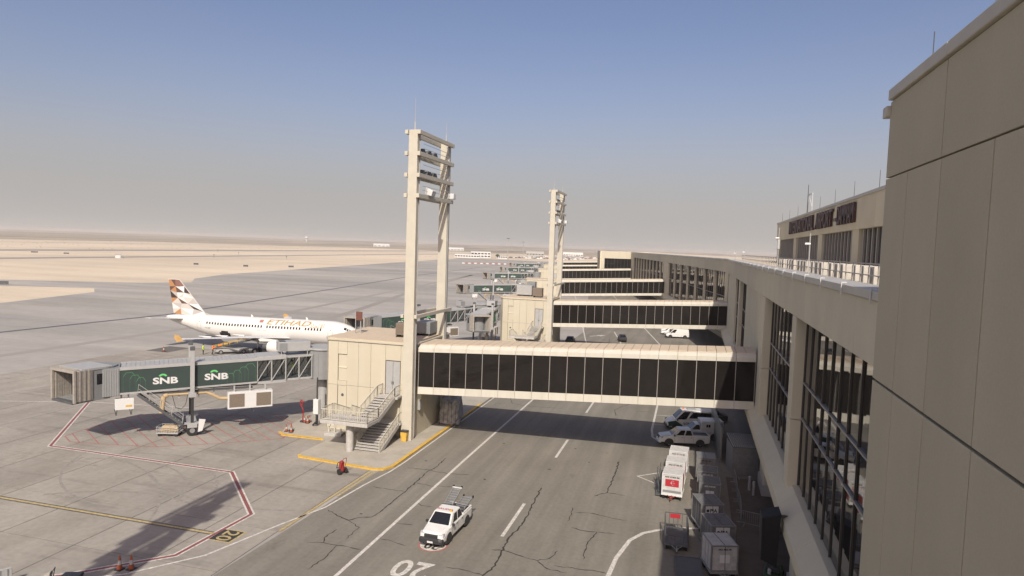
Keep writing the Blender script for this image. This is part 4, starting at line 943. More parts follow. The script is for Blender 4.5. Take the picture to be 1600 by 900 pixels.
# fin: side panels split into coloured facets
def fin_pt(s, h, side):   # s 0 (leading) .. 1 (trailing), h 0..1
    x = (29.4+6.6*s)*(1-h)+(34.9+2.15*s)*h; z = 5.55+(11.9-5.55)*h+(1-h)*(.25*s); th = (.30*(1-h)+.12*h)*math.sin(math.pi*min(1, max(0, .12+.86*s)))
    return (-x, -th*side, z)
fin_cols = [(.60, .585, .555), (.36, .185, .08), (.105, .06, .048), (.045, .032, .03), (.38, .355, .33), (.185, .10, .075), (.47, .44, .40)]
fm = [mat('fin_facet_%s' % n_, c, .35, var=.03) for n_, c in zip(('white', 'copper', 'brown', 'umber', 'silver', 'rust', 'pearl'), fin_cols)]
hs = [0, .16, .32, .48, .64, .82, 1.0]; ss = [0, .34, .67, 1.0]
pat = {5: [5, 5, 1], 4: [3, 2, 1], 3: [0, 6, 3], 2: [4, 2, 6], 1: [3, 6, 0], 0: [0, 6, 1]}
pat2 = {5: [5, 2, 1], 4: [0, 0, 2], 3: [6, 0, 4], 2: [6, 0, 1], 1: [0, 6, 4], 0: [4, 0, 6]}
for side in (1, -1):
    rr = random.Random(2); P_ = {}
    for a, h in enumerate(hs):
        for b, s in enumerate(ss):
            jx = rr.uniform(-.09, .09) if b in (1, 2) else 0; jh = rr.uniform(-.035, .035) if 0 < a < 6 else 0
            P_[a, b] = fin_pt(s+jx, min(1, max(0, h+jh)), side)
    for a in range(6):
        for b in range(3):
            q = [P_[a, b], P_[a, b+1], P_[a+1, b+1], P_[a+1, b]]
            tr = ((q[0], q[1], q[2]), (q[0], q[2], q[3])) if (a+b) % 2 else ((q[0], q[1], q[3]), (q[1], q[2], q[3]))
            for k, t3 in enumerate(tr):
                mb = MB(); mb.add(t3, [(0, 1, 2)]); mb.build('fin_facet', fm[(pat if k == 0 else pat2)[a][b]], pl)
mb = MB(); mb.loft([[fin_pt(0, 0, .5), (-27.6, 0, 5.62), (-27.6, 0, 5.2), (-30, 0, 5.3)], [fin_pt(0, .12, .5), fin_pt(0, .02, .5), fin_pt(.1, 0, .5), fin_pt(.1, .1, .5)]]); mb.build('dorsal_fillet', m_plane, pl)
mb = MB(); a_ = fin_pt(0, 0, 0); b_ = fin_pt(0, 1, 0); mb.bar((a_[0]+.03, 0, a_[2]), (b_[0]+.03, 0, b_[2]), .1, .1); c_ = fin_pt(1, 1, 0); mb.bar((b_[0], 0, b_[2]+.03), (c_[0], 0, c_[2]+.03), .14, .1); mb.build('fin_edge', m_plane, pl)
def wing(pts_root, pts_tip, name, mt, t0, t1, side, dx=0):
    # pts: (x_le, x_te, y, z)
    mb = MB(); rs = []
    for (xl, xt, y, z), th in ((pts_root, t0), (pts_tip, t1)):
        c = xt-xl; prof = [(0, 0), (.06, .55), (.3, 1), (.6, .75), (1, .06), (1, -.06), (.6, -.35), (.3, -.6), (.06, -.4)]
        rs.append([(-(xl+c*u), y*side, z+th*w) for u, w in prof])
    mb.loft(rs); return mb.build(name, mt, pl, smooth=False)
m_wing = mat('wing_grey', (0.50, 0.50, 0.49), .35, var=.04)
for s_ in (1, -1):
    wing((12.6, 19.8, 1.6, 2.75), (16.3, 20.0, 6.4, 3.25), 'wing', m_wing, .42, .26, s_)
    wing((16.3, 20.0, 6.4, 3.25), (22.0, 23.5, 17.0, 4.1), 'wing', m_wing, .26, .1, s_)
    mb = MB(); mb.side([(-22.3, 3.85), (-22.9, 4.6), (-23.7, 4.75), (-23.8, 4.2), (-23.3, 3.6)], s_*16.98, s_*17.05); mb.build('wingtip_fence', mat('fence_amber', (.42, .26, .10), .4), pl)
    wing((33.3, 36.3, .7, 5.0), (35.8, 37.1, 6.2, 5.55), 'tailplane', m_wing, .2, .08, s_)
    for yy in (4.2, 8.0, 11.5):
        xx = 18.9+yy*.2; mb = MB(); mb.cyl((-xx, yy*s_, 2.75+yy*.08), (-xx-2.2, yy*s_, 2.9+yy*.08), .22, .05, 8); mb.build('flap_fairing', m_plane, pl)
    # engine
    rings = []
    for (x, r) in ((11.0, .92), (11.15, 1.05), (11.8, 1.15), (12.8, 1.14), (13.8, 1.02), (14.4, .9)):
        rings.append([(-x, s_*5.75+r*math.cos(2*math.pi*i/24), 1.75+r*math.sin(2*math.pi*i/24)) for i in range(24)])
    mb = MB(); mb.loft(rings, cap=False); e = mb.build('engine_nacelle', m_plane, pl, smooth=True)
    mb = MB(); mb.cyl((-11.35, s_*5.75, 1.75), (-14.3, s_*5.75, 1.75), .9, .84, n=24); mb.build('fan', m_dgrey, e)
    mb = MB(); mb.cyl((-14.3, s_*5.75, 1.75), (-15.4, s_*5.75, 1.8), .62, .42, n=20); mb.build('exhaust_core', m_dgrey, e)
    rings = []
    for (x, r) in ((10.93, .93), (10.9, 1.0), (11.0, 1.06), (11.2, 1.09)):
        rings.append([(-x, s_*5.75+r*math.cos(2*math.pi*i/24), 1.75+r*math.sin(2*math.pi*i/24)) for i in range(24)])
    mb = MB(); mb.loft(rings, cap=False); mb.build('intake_lip', m_lgrey, e, smooth=True)
    mb = MB(); mb.hexa([(-12.2, s_*5.6, 2.8), (-16, s_*5.6, 2.6), (-16, s_*5.9, 2.6), (-12.2, s_*5.9, 2.8)], [(-13.0, s_*5.6, 3.0), (-16.5, s_*5.6, 3.2), (-16.5, s_*5.9, 3.2), (-13.0, s_*5.9, 3.0)]); mb.build('pylon', m_plane, pl)
    # main gear
    for v in (-.45, .45):
        mb = MB(); mb.cyl((-17.7, s_*3.8+v-.18, .58), (-17.7, s_*3.8+v+.18, .58), .58, n=20); w = mb.build('main_wheel', m_rub, pl)
        mb = MB(); mb.cyl((-17.7, s_*3.8+v-.19, .58), (-17.7, s_*3.8+v+.19, .58), .26, n=12); mb.build('hub', m_rim, w)
    mb = MB(); mb.cyl((-17.7, s_*3.8, .5), (-17.5, s_*3.6, 2.9), .13, n=10); mb.build('gear_leg', m_lgrey, pl)
for v in (-.25, .25):
    mb = MB(); mb.cyl((-5.07, v-.11, .4), (-5.07, v+.11, .4), .4, n=18); mb.build('nose_wheel', m_rub, pl)
mb = MB(); mb.cyl((-5.07, 0, .4), (-4.9, 0, 2.2), .1, n=10); mb.build('gear_leg', m_lgrey, pl)
rings = []
for x, w, h in ((11.5, .4, .3), (13, 1.5, .7), (16, 1.9, .85), (19.5, 1.8, .8), (22.5, .5, .3)):
    rings.append([(-x, w*math.cos(2*math.pi*i/16), 2.35+h*math.sin(2*math.pi*i/16)) for i in range(16)])
mb = MB(); mb.loft(rings); mb.build('belly_fairing', m_plane, pl, smooth=True)
for x, h in ((10.2, .45), (20.5, .4)):
    mb = MB(); mb.side([(-x, 5.85), (-x-.45, 5.85), (-x-.5, 5.9+h), (-x-.3, 5.9+h)], -.04, .04); mb.build('antenna', m_plane, pl)

# ================================================================== PEOPLE
def person(x, y, z, rz, lb, pose='stand', top=None, bottom=None):
    V = {'pel': (0, 0, .95), 'ch': (0, .02, 1.25), 'sh': (0, .0, 1.42), 'nk': (0, .02, 1.52), 'hd': (0, .04, 1.62), 'ht': (0, .04, 1.74)}
    arm = {'stand': [((.2, .0, 1.40), (.27, .02, 1.12), (.27, .12, .86), (.27, .16, .76)), ((-.2, 0, 1.40), (-.27, .02, 1.12), (-.27, .12, .86), (-.27, .16, .76))],
           'reach': [((.2, .0, 1.40), (.26, .22, 1.22), (.22, .48, 1.24), (.2, .57, 1.25)), ((-.2, 0, 1.40), (-.26, .22, 1.22), (-.22, .48, 1.2), (-.2, .57, 1.2))]}[pose]
    verts = [V['pel'], V['ch'], V['sh'], V['nk'], V['hd'], V['ht']]; rad = [.155, .16, .13, .06, .10, .085]; edges = [(0, 1), (1, 2), (2, 3), (3, 4), (4, 5)]
    def chain(root, pts, rs):
        prev = root
        for p, r in zip(pts, rs): verts.append(p); rad.append(r); edges.append((prev, len(verts)-1)); prev = len(verts)-1
    for a in arm: chain(2, a, (.075, .055, .042, .04))
    st = .06 if pose == 'reach' else 0
    chain(0, ((.10, 0, .88), (.11, .03+st, .5), (.11, .0, .1), (.12, .14, .04)), (.10, .075, .055, .045))
    chain(0, ((-.10, 0, .88), (-.11, .03, .5), (-.11, -.02-st*3, .1), (-.12, .12-st*3, .04)), (.10, .075, .055, .045))
    me = bpy.data.meshes.new('person'); me.from_pydata(verts, edges, []); me.materials.append(bottom or m_navy)
    o = bpy.data.objects.new('person', me); COL.objects.link(o)
    md = o.modifiers.new('skin', 'SKIN'); o.modifiers.new('sub', 'SUBSURF').levels = 1
    for i, r in enumerate(rad): me.skin_vertices[0].data[i].radius = (r, r*.85 if i < 3 else r)
    me.skin_vertices[0].data[0].use_root = True
    dg = bpy.context.evaluated_depsgraph_get(); dg.update()
    m2 = bpy.data.meshes.new_from_object(o.evaluated_get(dg)); bpy.data.objects.remove(o)
    m2.materials.clear()
    for mm in (bottom or m_navy, top or m_hivis, m_skin): m2.materials.append(mm)
    for p in m2.polygons:
        c = p.center; p.use_smooth = True
        p.material_index = 2 if c.z > 1.5 or (abs(c.x) > .2 and c.z < .84) or (pose == 'reach' and c.y > .5) else (1 if c.z > .93 or abs(c.x) > .2 else 0)
    o = link('person', m2, None, loc=(x, y, z)); o.rotation_euler = (0, 0, rz); tag(o, lb, 'person')
    mb = MB(); rg = []
    for k in range(5):
        f_ = k/4; r = .115*math.cos(f_*1.35)
        rg.append([(r*math.cos(2*math.pi*i/12), .03+r*math.sin(2*math.pi*i/12), 1.66+.12*math.sin(f_*1.5)) for i in range(12)])
    mb.loft(rg); mb.build('hair', m_hair, o, smooth=True)
    mb = MB(); mb.cyl((0, .135, 1.64), (0, .165, 1.625), .018, .01, 6); mb.build('nose', m_skin, o)
    return o
person(-79.0, 95.3, 0, R(-60), 'person in yellow safety vest standing at tail end of belt loader')
person(-77.6, 95.9, 0, R(-70), 'person in orange vest bending at the foot of belt loader', 'reach', m_orange)
jd = Vector((-9.2, -8.6, 0)).normalized(); pp = Vector((-39.2, 66.3, 5.09))+jd*3.3
person(pp.x, pp.y, pp.z-.02, R(120), 'person in yellow vest inside glazed end of nearest boarding bridge')

# ================================================================== VEHICLES (local +x = front, origin on the ground at the middle)
def wheel(par, x, y, r=.37, w=.24):
    mb = MB(); mb.cyl((x, y-w/2, r), (x, y+w/2, r), r, n=22); o = mb.build('wheel', m_rub, par, bevel=.03)
    mb = MB(); mb.cyl((x, y-w/2-.008, r), (x, y+w/2+.008, r), r*.58, n=16); h = mb.build('rim', m_rim, o)
    return o
def sec(x, w, z0, z1, wt=None, ch=.07):   # body cross-section ring
    wt = wt or w
    return [(x, -w+ch*.4, z0), (x, w-ch*.4, z0), (x, w, z0+ch), (x, w, z0+(z1-z0)*.6), (x, wt, z1-ch), (x, wt-ch, z1), (x, -wt+ch, z1), (x, -wt, z1-ch), (x, -w, z0+(z1-z0)*.6), (x, -w, z0+ch)]
def cabin(par, b, tp, glass, name='cabin', mt=None):
    """b=(x_rear,x_front,w,z), tp=(x_rear,x_front,w,z); glass: list of (face,u0,u1,v0,v1)"""
    B = [(b[0], -b[2], b[3]), (b[1], -b[2], b[3]), (b[1], b[2], b[3]), (b[0], b[2], b[3])]; T = [(tp[0], -tp[2], tp[3]), (tp[1], -tp[2], tp[3]), (tp[1], tp[2], tp[3]), (tp[0], tp[2], tp[3])]
    mb = MB(); mb.hexa(B, T); c = mb.build(name, mt or m_carw, par, bevel=.07)
    F = {'right': (B[0], B[1], T[1], T[0]), 'front': (B[1], B[2], T[2], T[1]), 'left': (B[2], B[3], T[3], T[2]), 'rear': (B[3], B[0], T[0], T[3])}
    for fc, u0, u1, v0, v1 in glass:
        q = [Vector(p) for p in F[fc]]; f2 = lambda u, v: (q[0]*(1-u)+q[1]*u)*(1-v)+(q[3]*(1-u)+q[2]*u)*v
        n = (q[1]-q[0]).cross(q[3]-q[0]).normalized()*.012
        P_ = [f2(u0, v0)+n, f2(u1, v0)+n, f2(u1-.02, v1)+n, f2(u0+.02, v1)+n]
        mb = MB(); mb.quad(*P_); mb.build('windscreen' if fc == 'front' else 'window', m_carg, c)
    return c
def arches(par, xs, w, r=.47):
    for x in xs:
        for s_ in (-1, 1):
            mb = MB(); pts = [(x+r*math.cos(R(a)), .37+r*math.sin(R(a))) for a in range(-20, 201, 20)]
            mb.side(pts, s_*(w-.18), s_*(w+.012)); mb.build('wheel_arch', m_plas, par)
def pickup(name, lb, loc, rz, black_bumper=False, bar=True):
    t = thing(name, lb, 'pickup truck', loc, rz)
    W_ = .89
    mb = MB(); mb.loft([sec(-2.6, .84, .5, 1.12), sec(-2.45, W_, .42, 1.14), sec(-.95, W_, .38, 1.14), sec(1.2, W_, .36, 1.12), sec(1.55, W_, .38, 1.09, .84), sec(2.3, .86, .42, 1.0, .76), sec(2.52, .76, .5, .86, .68)]); mb.build('body', m_carw, t, bevel=.02)
    mb = MB(); mb.hexa([(1.25, -.74, 1.1), (2.4, -.68, .95), (2.4, .68, .95), (1.25, .74, 1.1)], [(1.25, -.66, 1.16), (2.3, -.58, 1.03), (2.3, .58, 1.03), (1.25, .66, 1.16)]); mb.build('bonnet', m_carw, t, bevel=.03)
    cabin(t, (-.95, 1.38, .84, 1.1), (-.72, .55, .68, 1.74), [('front', .06, .94, .1, .93), ('right', .06, .40, .12, .86), ('right', .45, .80, .12, .86), ('left', .2, .55, .12, .86), ('left', .60, .94, .12, .86), ('rear', .1, .9, .3, .88)])
    # open load bed: floor sunk between the sides
    mb = MB(); mb.box(-2.5, -1.0, -.72, .72, 1.135, 1.146); mb.build('bed_liner', m_plas, t)
    mb = MB(); mb.box(-2.58, -1.0, -.86, -.74, 1.12, 1.22); mb.box(-2.58, -1.0, .74, .86, 1.12, 1.22); mb.box(-2.62, -2.52, -.74, .74, 1.12, 1.21); mb.build('bed_rail', m_carw, t, bevel=.02)
    bm_ = m_plas if black_bumper else m_carw
    mb = MB(); mb.loft([sec(2.36, .885, .34, .74 if black_bumper else .6, .84), sec(2.56, .84, .34, .72 if black_bumper else .58, .78), sec(2.66, .66, .38, .66 if black_bumper else .54, .62)]); mb.build('bumper', bm_, t, bevel=.03)
    mb = MB(); mb.box(2.42, 2.57, -.48, .48, .70, .92); mb.build('grille', m_plas, t, bevel=.02)
    for s_ in (-1, 1):
        mb = MB(); mb.hexa([(2.3, s_*.52, .74), (2.5, s_*.5, .74), (2.42, s_*.83, .76), (2.2, s_*.86, .76)], [(2.25, s_*.52, .96), (2.46, s_*.52, .94), (2.36, s_*.82, .98), (2.15, s_*.84, .98)]); mb.build('headlight', m_lamp, t)
        mb = MB(); mb.box(.98, 1.12, s_*.88-.0, s_*1.06, 1.08, 1.26); mb.build('mirror', m_plas, t, bevel=.03)
        mb = MB(); mb.box(-2.62, -2.56, s_*.72-.1, s_*.72+.1, .8, 1.08); mb.build('tail_light', m_firer, t)
        mb = MB()
        for x in (-.0, 1.0, -.9): mb.box(x-.008, x+.008, s_*.89, s_*.896, .5, 1.1)
        mb.build('door_gap', m_dgrey, t)
        for x in (.12, -.8):
            mb = MB(); mb.box(x, x+.2, s_*.89, s_*.91, .95, .99); mb.build('handle', m_dgrey, t)
    mb = MB(); mb.box(2.665, 2.68, -.2, .2, .42, .54); mb.build('number_plate', m_wht, t)
    arches(t, (-1.6, 1.55), W_)
    for x in (-1.6, 1.55):
        for y in (-.76, .76): wheel(t, x, y)
    return t
tk = pickup('pickup_truck', 'white pickup with ladders in its bed driving toward viewer on road', (-15.7, 43.0, 0), R(-90-3), True)
put_text('SAUDIA', .34, m_redc, (.12, -.05, 1.752), (0, 1, 0), (-1, 0, 0), tk, 'roof_lettering', offset=.008)
mb = MB(); mb.cyl((.38, .5, 1.74), (.38, .5, 1.9), .085, .07, 12); mb.build('beacon', m_yel, tk)
# ladders and rack carried by the pickup
ld = thing('ladder_load', 'grey platform ladders sticking out of the pickup bed', 'ladder', (-15.7, 43.0, 0), R(-93))
def ladder(par, a, b, w, n, name):
    a = Vector(a); b = Vector(b); u = Vector((0, 1, 0)); L_ = MB()
    for s_ in (-1, 1): mb = MB(); mb.bar(a+u*s_*w/2, b+u*s_*w/2, .05, .1); mb.build('side_rail', m_mgrey, par)
    for i in range(n):
        p = a+(b-a)*(i+.5)/n; mb = MB(); mb.bar(p-u*w/2, p+u*w/2, .17, .04); mb.build('rung', m_mgrey, par)
ladder(ld, (-.95, -.38, 1.5), (-2.75, -.38, 2.2), .62, 8, 'a'); ladder(ld, (-1.2, .38, 1.3), (-3.0, .42, 1.65), .7, 6, 'b')
for y, z in ((-.74, 2.38), (-.1, 2.38), (.08, 1.8), (.8, 1.8)):
    mb = MB(); mb.cyl((-2.9, y-.04, z-.12), (-2.9, y+.04, z-.12), .1, n=12); mb.build('castor', m_rub, ld)
mb = MB(); mb.bar((-2.76, -.75, 2.25), (-2.76, -.02, 2.25), .07); mb.build('end_bar', m_wht, ld)
mb = MB(); mb.bar((-1.05, -.8, 1.15), (-1.05, -.8, 1.62), .05); mb.bar((-1.05, .8, 1.15), (-1.05, .8, 1.62), .05); mb.bar((-1.05, -.8, 1.6), (-1.05, .8, 1.6), .05); mb.build('rack_hoop', m_dgrey, ld)

p2 = pickup('pickup_truck', 'white double-cab pickup parked sideways in the bridge shadow', (-.35, 71.5, 0), R(180+13))
put_text('SERVICE', .2, m_mgrey, (-1.7, .893, .9), (-1, 0, 0), (0, 0, 1), p2, 'side_lettering')
def van(name, lb, loc, rz, green=False, L_=5.3, H_=2.2, windows=True):
    t = thing(name, lb, 'van', loc, rz); h = L_/2
    mb = MB(); mb.loft([sec(-h, .86, .4, 1.2), sec(-h+.1, .93, .34, 1.22), sec(h-1.1, .93, .34, 1.2), sec(h-.35, .9, .36, 1.08, .84), sec(h, .8, .42, .86, .72)]); mb.build('body', m_carw, t, bevel=.02)
    gl = [('front', .06, .94, .14, .93), ('right', .74, .97, .1, .88), ('left', .03, .26, .1, .88), ('rear', .12, .88, .3, .88)]
    if windows: gl += [('right', .04, .70, .22, .82), ('left', .30, .96, .22, .82)]
    cabin(t, (-h+.03, h-.75, .92, 1.18), (-h+.15, h-1.75, .8, H_), gl)
    mb = MB(); mb.hexa([(h-1.3, -.8, 1.15), (h-.3, -.74, 1.03), (h-.3, .74, 1.03), (h-1.3, .8, 1.15)], [(h-1.3, -.7, 1.22), (h-.4, -.6, 1.1), (h-.4, .6, 1.1), (h-1.3, .7, 1.22)]); mb.build('bonnet', m_carw, t, bevel=.03)
    mb = MB(); mb.loft([sec(h-.2, .9, .3, .6, .86), sec(h+.08, .8, .3, .58, .76)]); mb.build('bumper', m_plas, t, bevel=.03)
    if green:
        for s_ in (-1, 1):
            mb = MB(); mb.side([(h-.12, .5), (h-.05, .95), (h-.9, 1.1), (h-1.7, .62), (h-1.65, .5)], s_*.915, s_*.94); mb.build('green_decal', m_greenc, t)
            put_text('L-24', .36, m_plas, (h-2.1, s_*.942, .84), (-s_, 0, 0), (0, 0, 1), t, 'side_number', offset=.01)
    for s_ in (-1, 1):
        mb = MB(); mb.box(h-.16, h-.02, s_*.62-.13, s_*.62+.13, .72, .92); mb.build('headlight', m_lamp, t, bevel=.02)
        mb = MB(); mb.box(h-1.15, h-1.02, s_*.93, s_*1.1, 1.15, 1.38); mb.build('mirror', m_plas, t, bevel=.02)
        mb = MB(); mb.box(-h-.01, -h+.05, s_*.8-.06, s_*.8+.06, .8, 1.2); mb.build('tail_light', m_firer, t)
    arches(t, (-h+.95, h-.95), .93, .44)
    for x in (-h+.95, h-.95):
        for y in (-.8, .8): wheel(t, x, y, .35)
    return t
m_greenc = mat('decal_green', (0.02, 0.07, 0.045), .4)
v1 = van('van', 'white van with green front wing and number L-24 parked under bridge', (.4, 78.2, 0), R(180+14), True, 5.6, 2.25)
mb = MB(); mb.box(-.5, .5, -.35, .35, 2.27, 2.33); mb.build('roof_hatch', m_lgrey, v1)
for x in (.9,): mb = MB(); mb.cyl((x, 0, 2.25), (x, 0, 2.42), .09, n=10); mb.build('beacon', m_orange, v1)
# box-bodied service pickup between them
bt = thing('box_truck', 'small white box-bodied truck parked between pickup and green-fronted van', 'truck', (1.3, 74.6, 0), R(180+13))
mb = MB(); mb.loft([sec(-2.3, .85, .4, 1.1), sec(1.0, .87, .36, 1.1), sec(1.6, .85, .38, 1.02, .8), sec(2.15, .78, .45, .9, .7)]); mb.build('body', m_carw, bt, bevel=.02)
cabin(bt, (-.1, 1.25, .82, 1.08), (.1, .5, .68, 1.72), [('front', .06, .94, .1, .92), ('right', .15, .8, .12, .86), ('left', .2, .85, .12, .86)])
mb = MB(); mb.box(-2.35, .0, -.92, .92, .85, 2.1); bx = mb.build('box_body', m_carw, bt, bevel=.06)
for s_ in (-1, 1):
    for k in range(2):
        mb = MB(); mb.box(-.95+k*.24, -.75+k*.24, s_*.92, s_*.93, 1.45, 1.75); mb.build('window', m_carg, bx)
arches(bt, (-1.4, 1.3), .87, .42)
for x in (-1.4, 1.3):
    for y in (-.75, .75): wheel(bt, x, y, .34)
def sedan(lb, loc, rz, mt=None):
    t = thing('parked_car', lb, 'car', loc, rz)
    mb = MB(); mb.loft([sec(-2.2, .76, .4, .9), sec(-2.0, .86, .3, .98), sec(-.9, .88, .28, .98), sec(1.0, .88, .28, .96), sec(1.95, .84, .32, .82, .76), sec(2.2, .72, .4, .7, .66)]); mb.build('body', mt or m_carw, t, bevel=.03)
    cabin(t, (-1.75, 1.1, .82, .94), (-1.1, .3, .62, 1.45), [('front', .06, .94, .1, .92), ('right', .12, .46, .12, .86), ('right', .5, .86, .12, .86), ('left', .14, .5, .12, .86), ('left', .54, .88, .12, .86), ('rear', .1, .9, .15, .9)], mt=mt)
    for x in (-1.35, 1.35):
        for y in (-.76, .76): wheel(t, x, y, .32, .2)
    for s_ in (-1, 1):
        mb = MB(); mb.box(2.02, 2.16, s_*.6-.14, s_*.6+.14, .62, .74); mb.build('headlight', m_lamp, t)
    return t
sedan('dark car half hidden behind the green-fronted van', (2.3, 82.4, 0), R(193), m_plas)
van('van', 'white panel van parked at kerb behind the nearest bridge', (-3.2, 160.3, 0), R(180+10), False, 5.2, 2.1, False)
sedan('white car parked just left of the far panel van', (-5.0, 166.0, 0), R(190))
sedan('second white car parked beyond the far panel van', (-5.2, 170.5, 0), R(190))
sedan('low dark car on the road beyond the nearest bridge', (-14.6, 148.5, 0), R(100), m_plas)
sedan('dark vehicle under the second gate bridge by the light tower', (-24.5, 139.5, 0), R(95), m_plas)
van('van', 'dark-windowed white minibus below the third bridge', (-19, 236, 0), R(185), False, 6, 2.6)
van('van', 'white minibus below the third bridge near the concourse', (-13.5, 224, 0), R(195), False, 6, 2.6)
sedan('dark car under the third bridge at centre of road', (-27, 226, 0), R(100), m_plas)
sedan('dark car beside another under the third bridge', (-31, 232, 0), R(100), m_plas)

# ---- baggage containers on dollies
def dolly(t, w, l, mt=None):
    mb = MB(); mb.box(-w/2-.06, w/2+.06, -l/2-.06, l/2+.06, .36, .48); mb.build('deck', mt or m_mgrey, t, bevel=.02)
    for x in (-w/2+.12, w/2-.12):
        for y in (-l/2+.3, l/2-.3):
            mb = MB(); mb.cyl((x-.07, y, .19), (x+.07, y, .19), .19, n=14); mb.build('wheel', m_rub, t)
    mb = MB(); mb.bar((0, -l/2, .4), (0, -l/2-.75, .3), .07); mb.bar((-.35, -l/2, .4), (0, -l/2-.5, .34), .05); mb.bar((.35, -l/2, .4), (0, -l/2-.5, .34), .05); mb.build('tow_bar', m_firer if mt is m_wht else m_mgrey, t)
def container(name, lb, x, y, rz, skin, w=1.55, l=1.75, h=1.64, kind='red', code='AKE 47404 RK', grp='baggage containers', brand=None):
    t = thing(name, lb, 'container', (x, y, 0), rz, grp)
    dolly(t, w, l, m_wht if kind == 'red' else None)
    z0 = .5
    mb = MB(); mb.box(-w/2, w/2, -l/2, l/2, z0, z0+h); b = mb.build('shell', skin, t, bevel=.025)
    mb = MB()
    for sx in (-1, 1):
        for sy in (-1, 1): mb.box(sx*w/2-.04, sx*w/2+.04, sy*l/2-.04, sy*l/2+.04, z0-.02, z0+h+.008)
    for sy in (-1, 1): mb.box(-w/2+.02, w/2-.02, sy*l/2-.03, sy*l/2+.03, z0-.02, z0+.1); mb.box(-w/2+.02, w/2-.02, sy*l/2-.03, sy*l/2+.03, z0+h-.07, z0+h+.006); mb.box(sy*w/2-.03, sy*w/2+.03, -l/2+.02, l/2-.02, z0+h-.06, z0+h+.007)
    mb.build('edge_frame', m_alu if kind != 'red' else m_wht, b)
    F = -l/2-.012
    if kind == 'red':
        mb = MB(); mb.box(-w/2+.06, w/2-.06, F-.004, F+.01, z0+.02, z0+.3); mb.build('kick_panel', m_mgrey, b)
        mb = MB(); mb.box(-w*.35, w*.34, F-.003, F+.01, z0+.62, z0+1.2); mb.build('logo_panel', m_redc, b)
        mb = MB(); pts = [(.12*math.cos(R(a))*1.1+.05, .17*math.sin(R(a))) for a in range(40, 330, 24)]
        for p, q in zip(pts[:-1], pts[1:]): mb.bar((p[0], F-.006, z0+.93+p[1]), (q[0], F-.006, z0+.93+q[1]), .05, .008)
        mb.bar((-.02, F-.006, z0+.93), (.22, F-.006, z0+.93), .05, .008); mb.build('emblem', m_wht, b)
        put_text(code, .19, m_plas, (0, F-.004, z0+1.38), (1, 0, 0), (0, 0, 1), b, 'container_code', offset=.006)
        mb = MB(); mb.box(w/2-.005, w/2+.012, -l/2+.06, l/2-.06, z0+.06, z0+h-.08); mb.build('side_curtain', m_redc, b)
    else:
        if brand:
            mb = MB(); mb.box(-.5, .42, F-.003, F+.008, z0+h-.62, z0+h-.12); mb.build('logo_panel', m_wht, b)
            put_text(brand, .36, m_plas, (.07, F-.006, z0+h-.46), (1, 0, 0), (0, 0, 1), b, 'container_logo', offset=.012)
            mb = MB(); mb.cyl((-.33, F-.008, z0+h-.45), (-.33, F-.003, z0+h-.45), .11, n=14); mb.build('emblem', m_plas, b)
        else:
            mb = MB(); mb.box(-.3, .32, F-.003, F+.008, z0+.55, z0+1.05); mb.build('label_sheet', m_wht, b)
        put_text(code, .15, m_wht if skin is m_aluc else m_plas, (0, F-.006, z0+h-.2 if brand else z0+h-.25), (1, 0, 0), (0, 0, 1), b, 'container_code', offset=.006)
        mb = MB(); mb.bar((.05, -l/2-.02, z0), (.0, -l/2-.02, z0+h), .03, .012); mb.bar((.0, -l/2, z0+h+.01), (-.1, l/2, z0+h+.01), .03, .012); mb.build('strap', m_plas, b)
        for i in range(3):
            mb = MB(); mb.box(-w/2-.012, -w/2+.01, -l/2+.15+i*.5, -l/2+.2+i*.5, z0+.05, z0+h-.1); mb.build('side_rib', m_alu, b)
    return t
container('baggage_container', 'white cart container with red logo panel at front of the sunlit row', -.85, 55.75, R(-4), m_aluw, code='AKE 47404 RK')
container('baggage_container', 'middle white cart container with red side in the sunlit row', -.72, 59.0, R(-3), m_aluw, code='AKE 47108 RK')
container('baggage_container', 'last white cart container of the sunlit row, nearest the parked pickup', -.55, 62.3, R(-3), m_aluw, code='AKE 47110 EK')
container('baggage_container', 'grey canvas container at front of the shaded row beside the red ones', 1.95, 54.6, R(1), m_aluc, kind='grey', code='AKE 4803 EK')
container('baggage_container', 'middle grey canvas container in the shaded row', 1.85, 57.4, R(-1), m_aluc, kind='grey', code='AKE 6601 EK')
container('baggage_container', 'rear silver-topped container in the shaded row', 1.75, 61.2, R(1), m_alu, kind='grey', code='AKE 5521 EK')
container('baggage_container', 'grey container with PIA panel, half in sun behind another PIA one', 1.75, 50.2, R(17), m_aluc, kind='grey', code='AKE 6062 PK', brand='PIA', w=1.6, l=2.1)
container('baggage_container', 'dark grey container with PIA panel behind the whitish container', 2.35, 46.55, R(17), m_aluc, kind='grey', code='AKE 6052 PK', brand='PIA', w=1.6, l=2.1)
container('baggage_container', 'whitish container with black strap at bottom of picture', 2.35, 43.35, R(17), mat('shaded_container_skin', (.37, .36, .345), .6, var=.16, scale=3), kind='grey', code='AKE 4032 PK', w=1.6, l=1.9)  # darker copy of the white skin, terminal shade painted into its colour
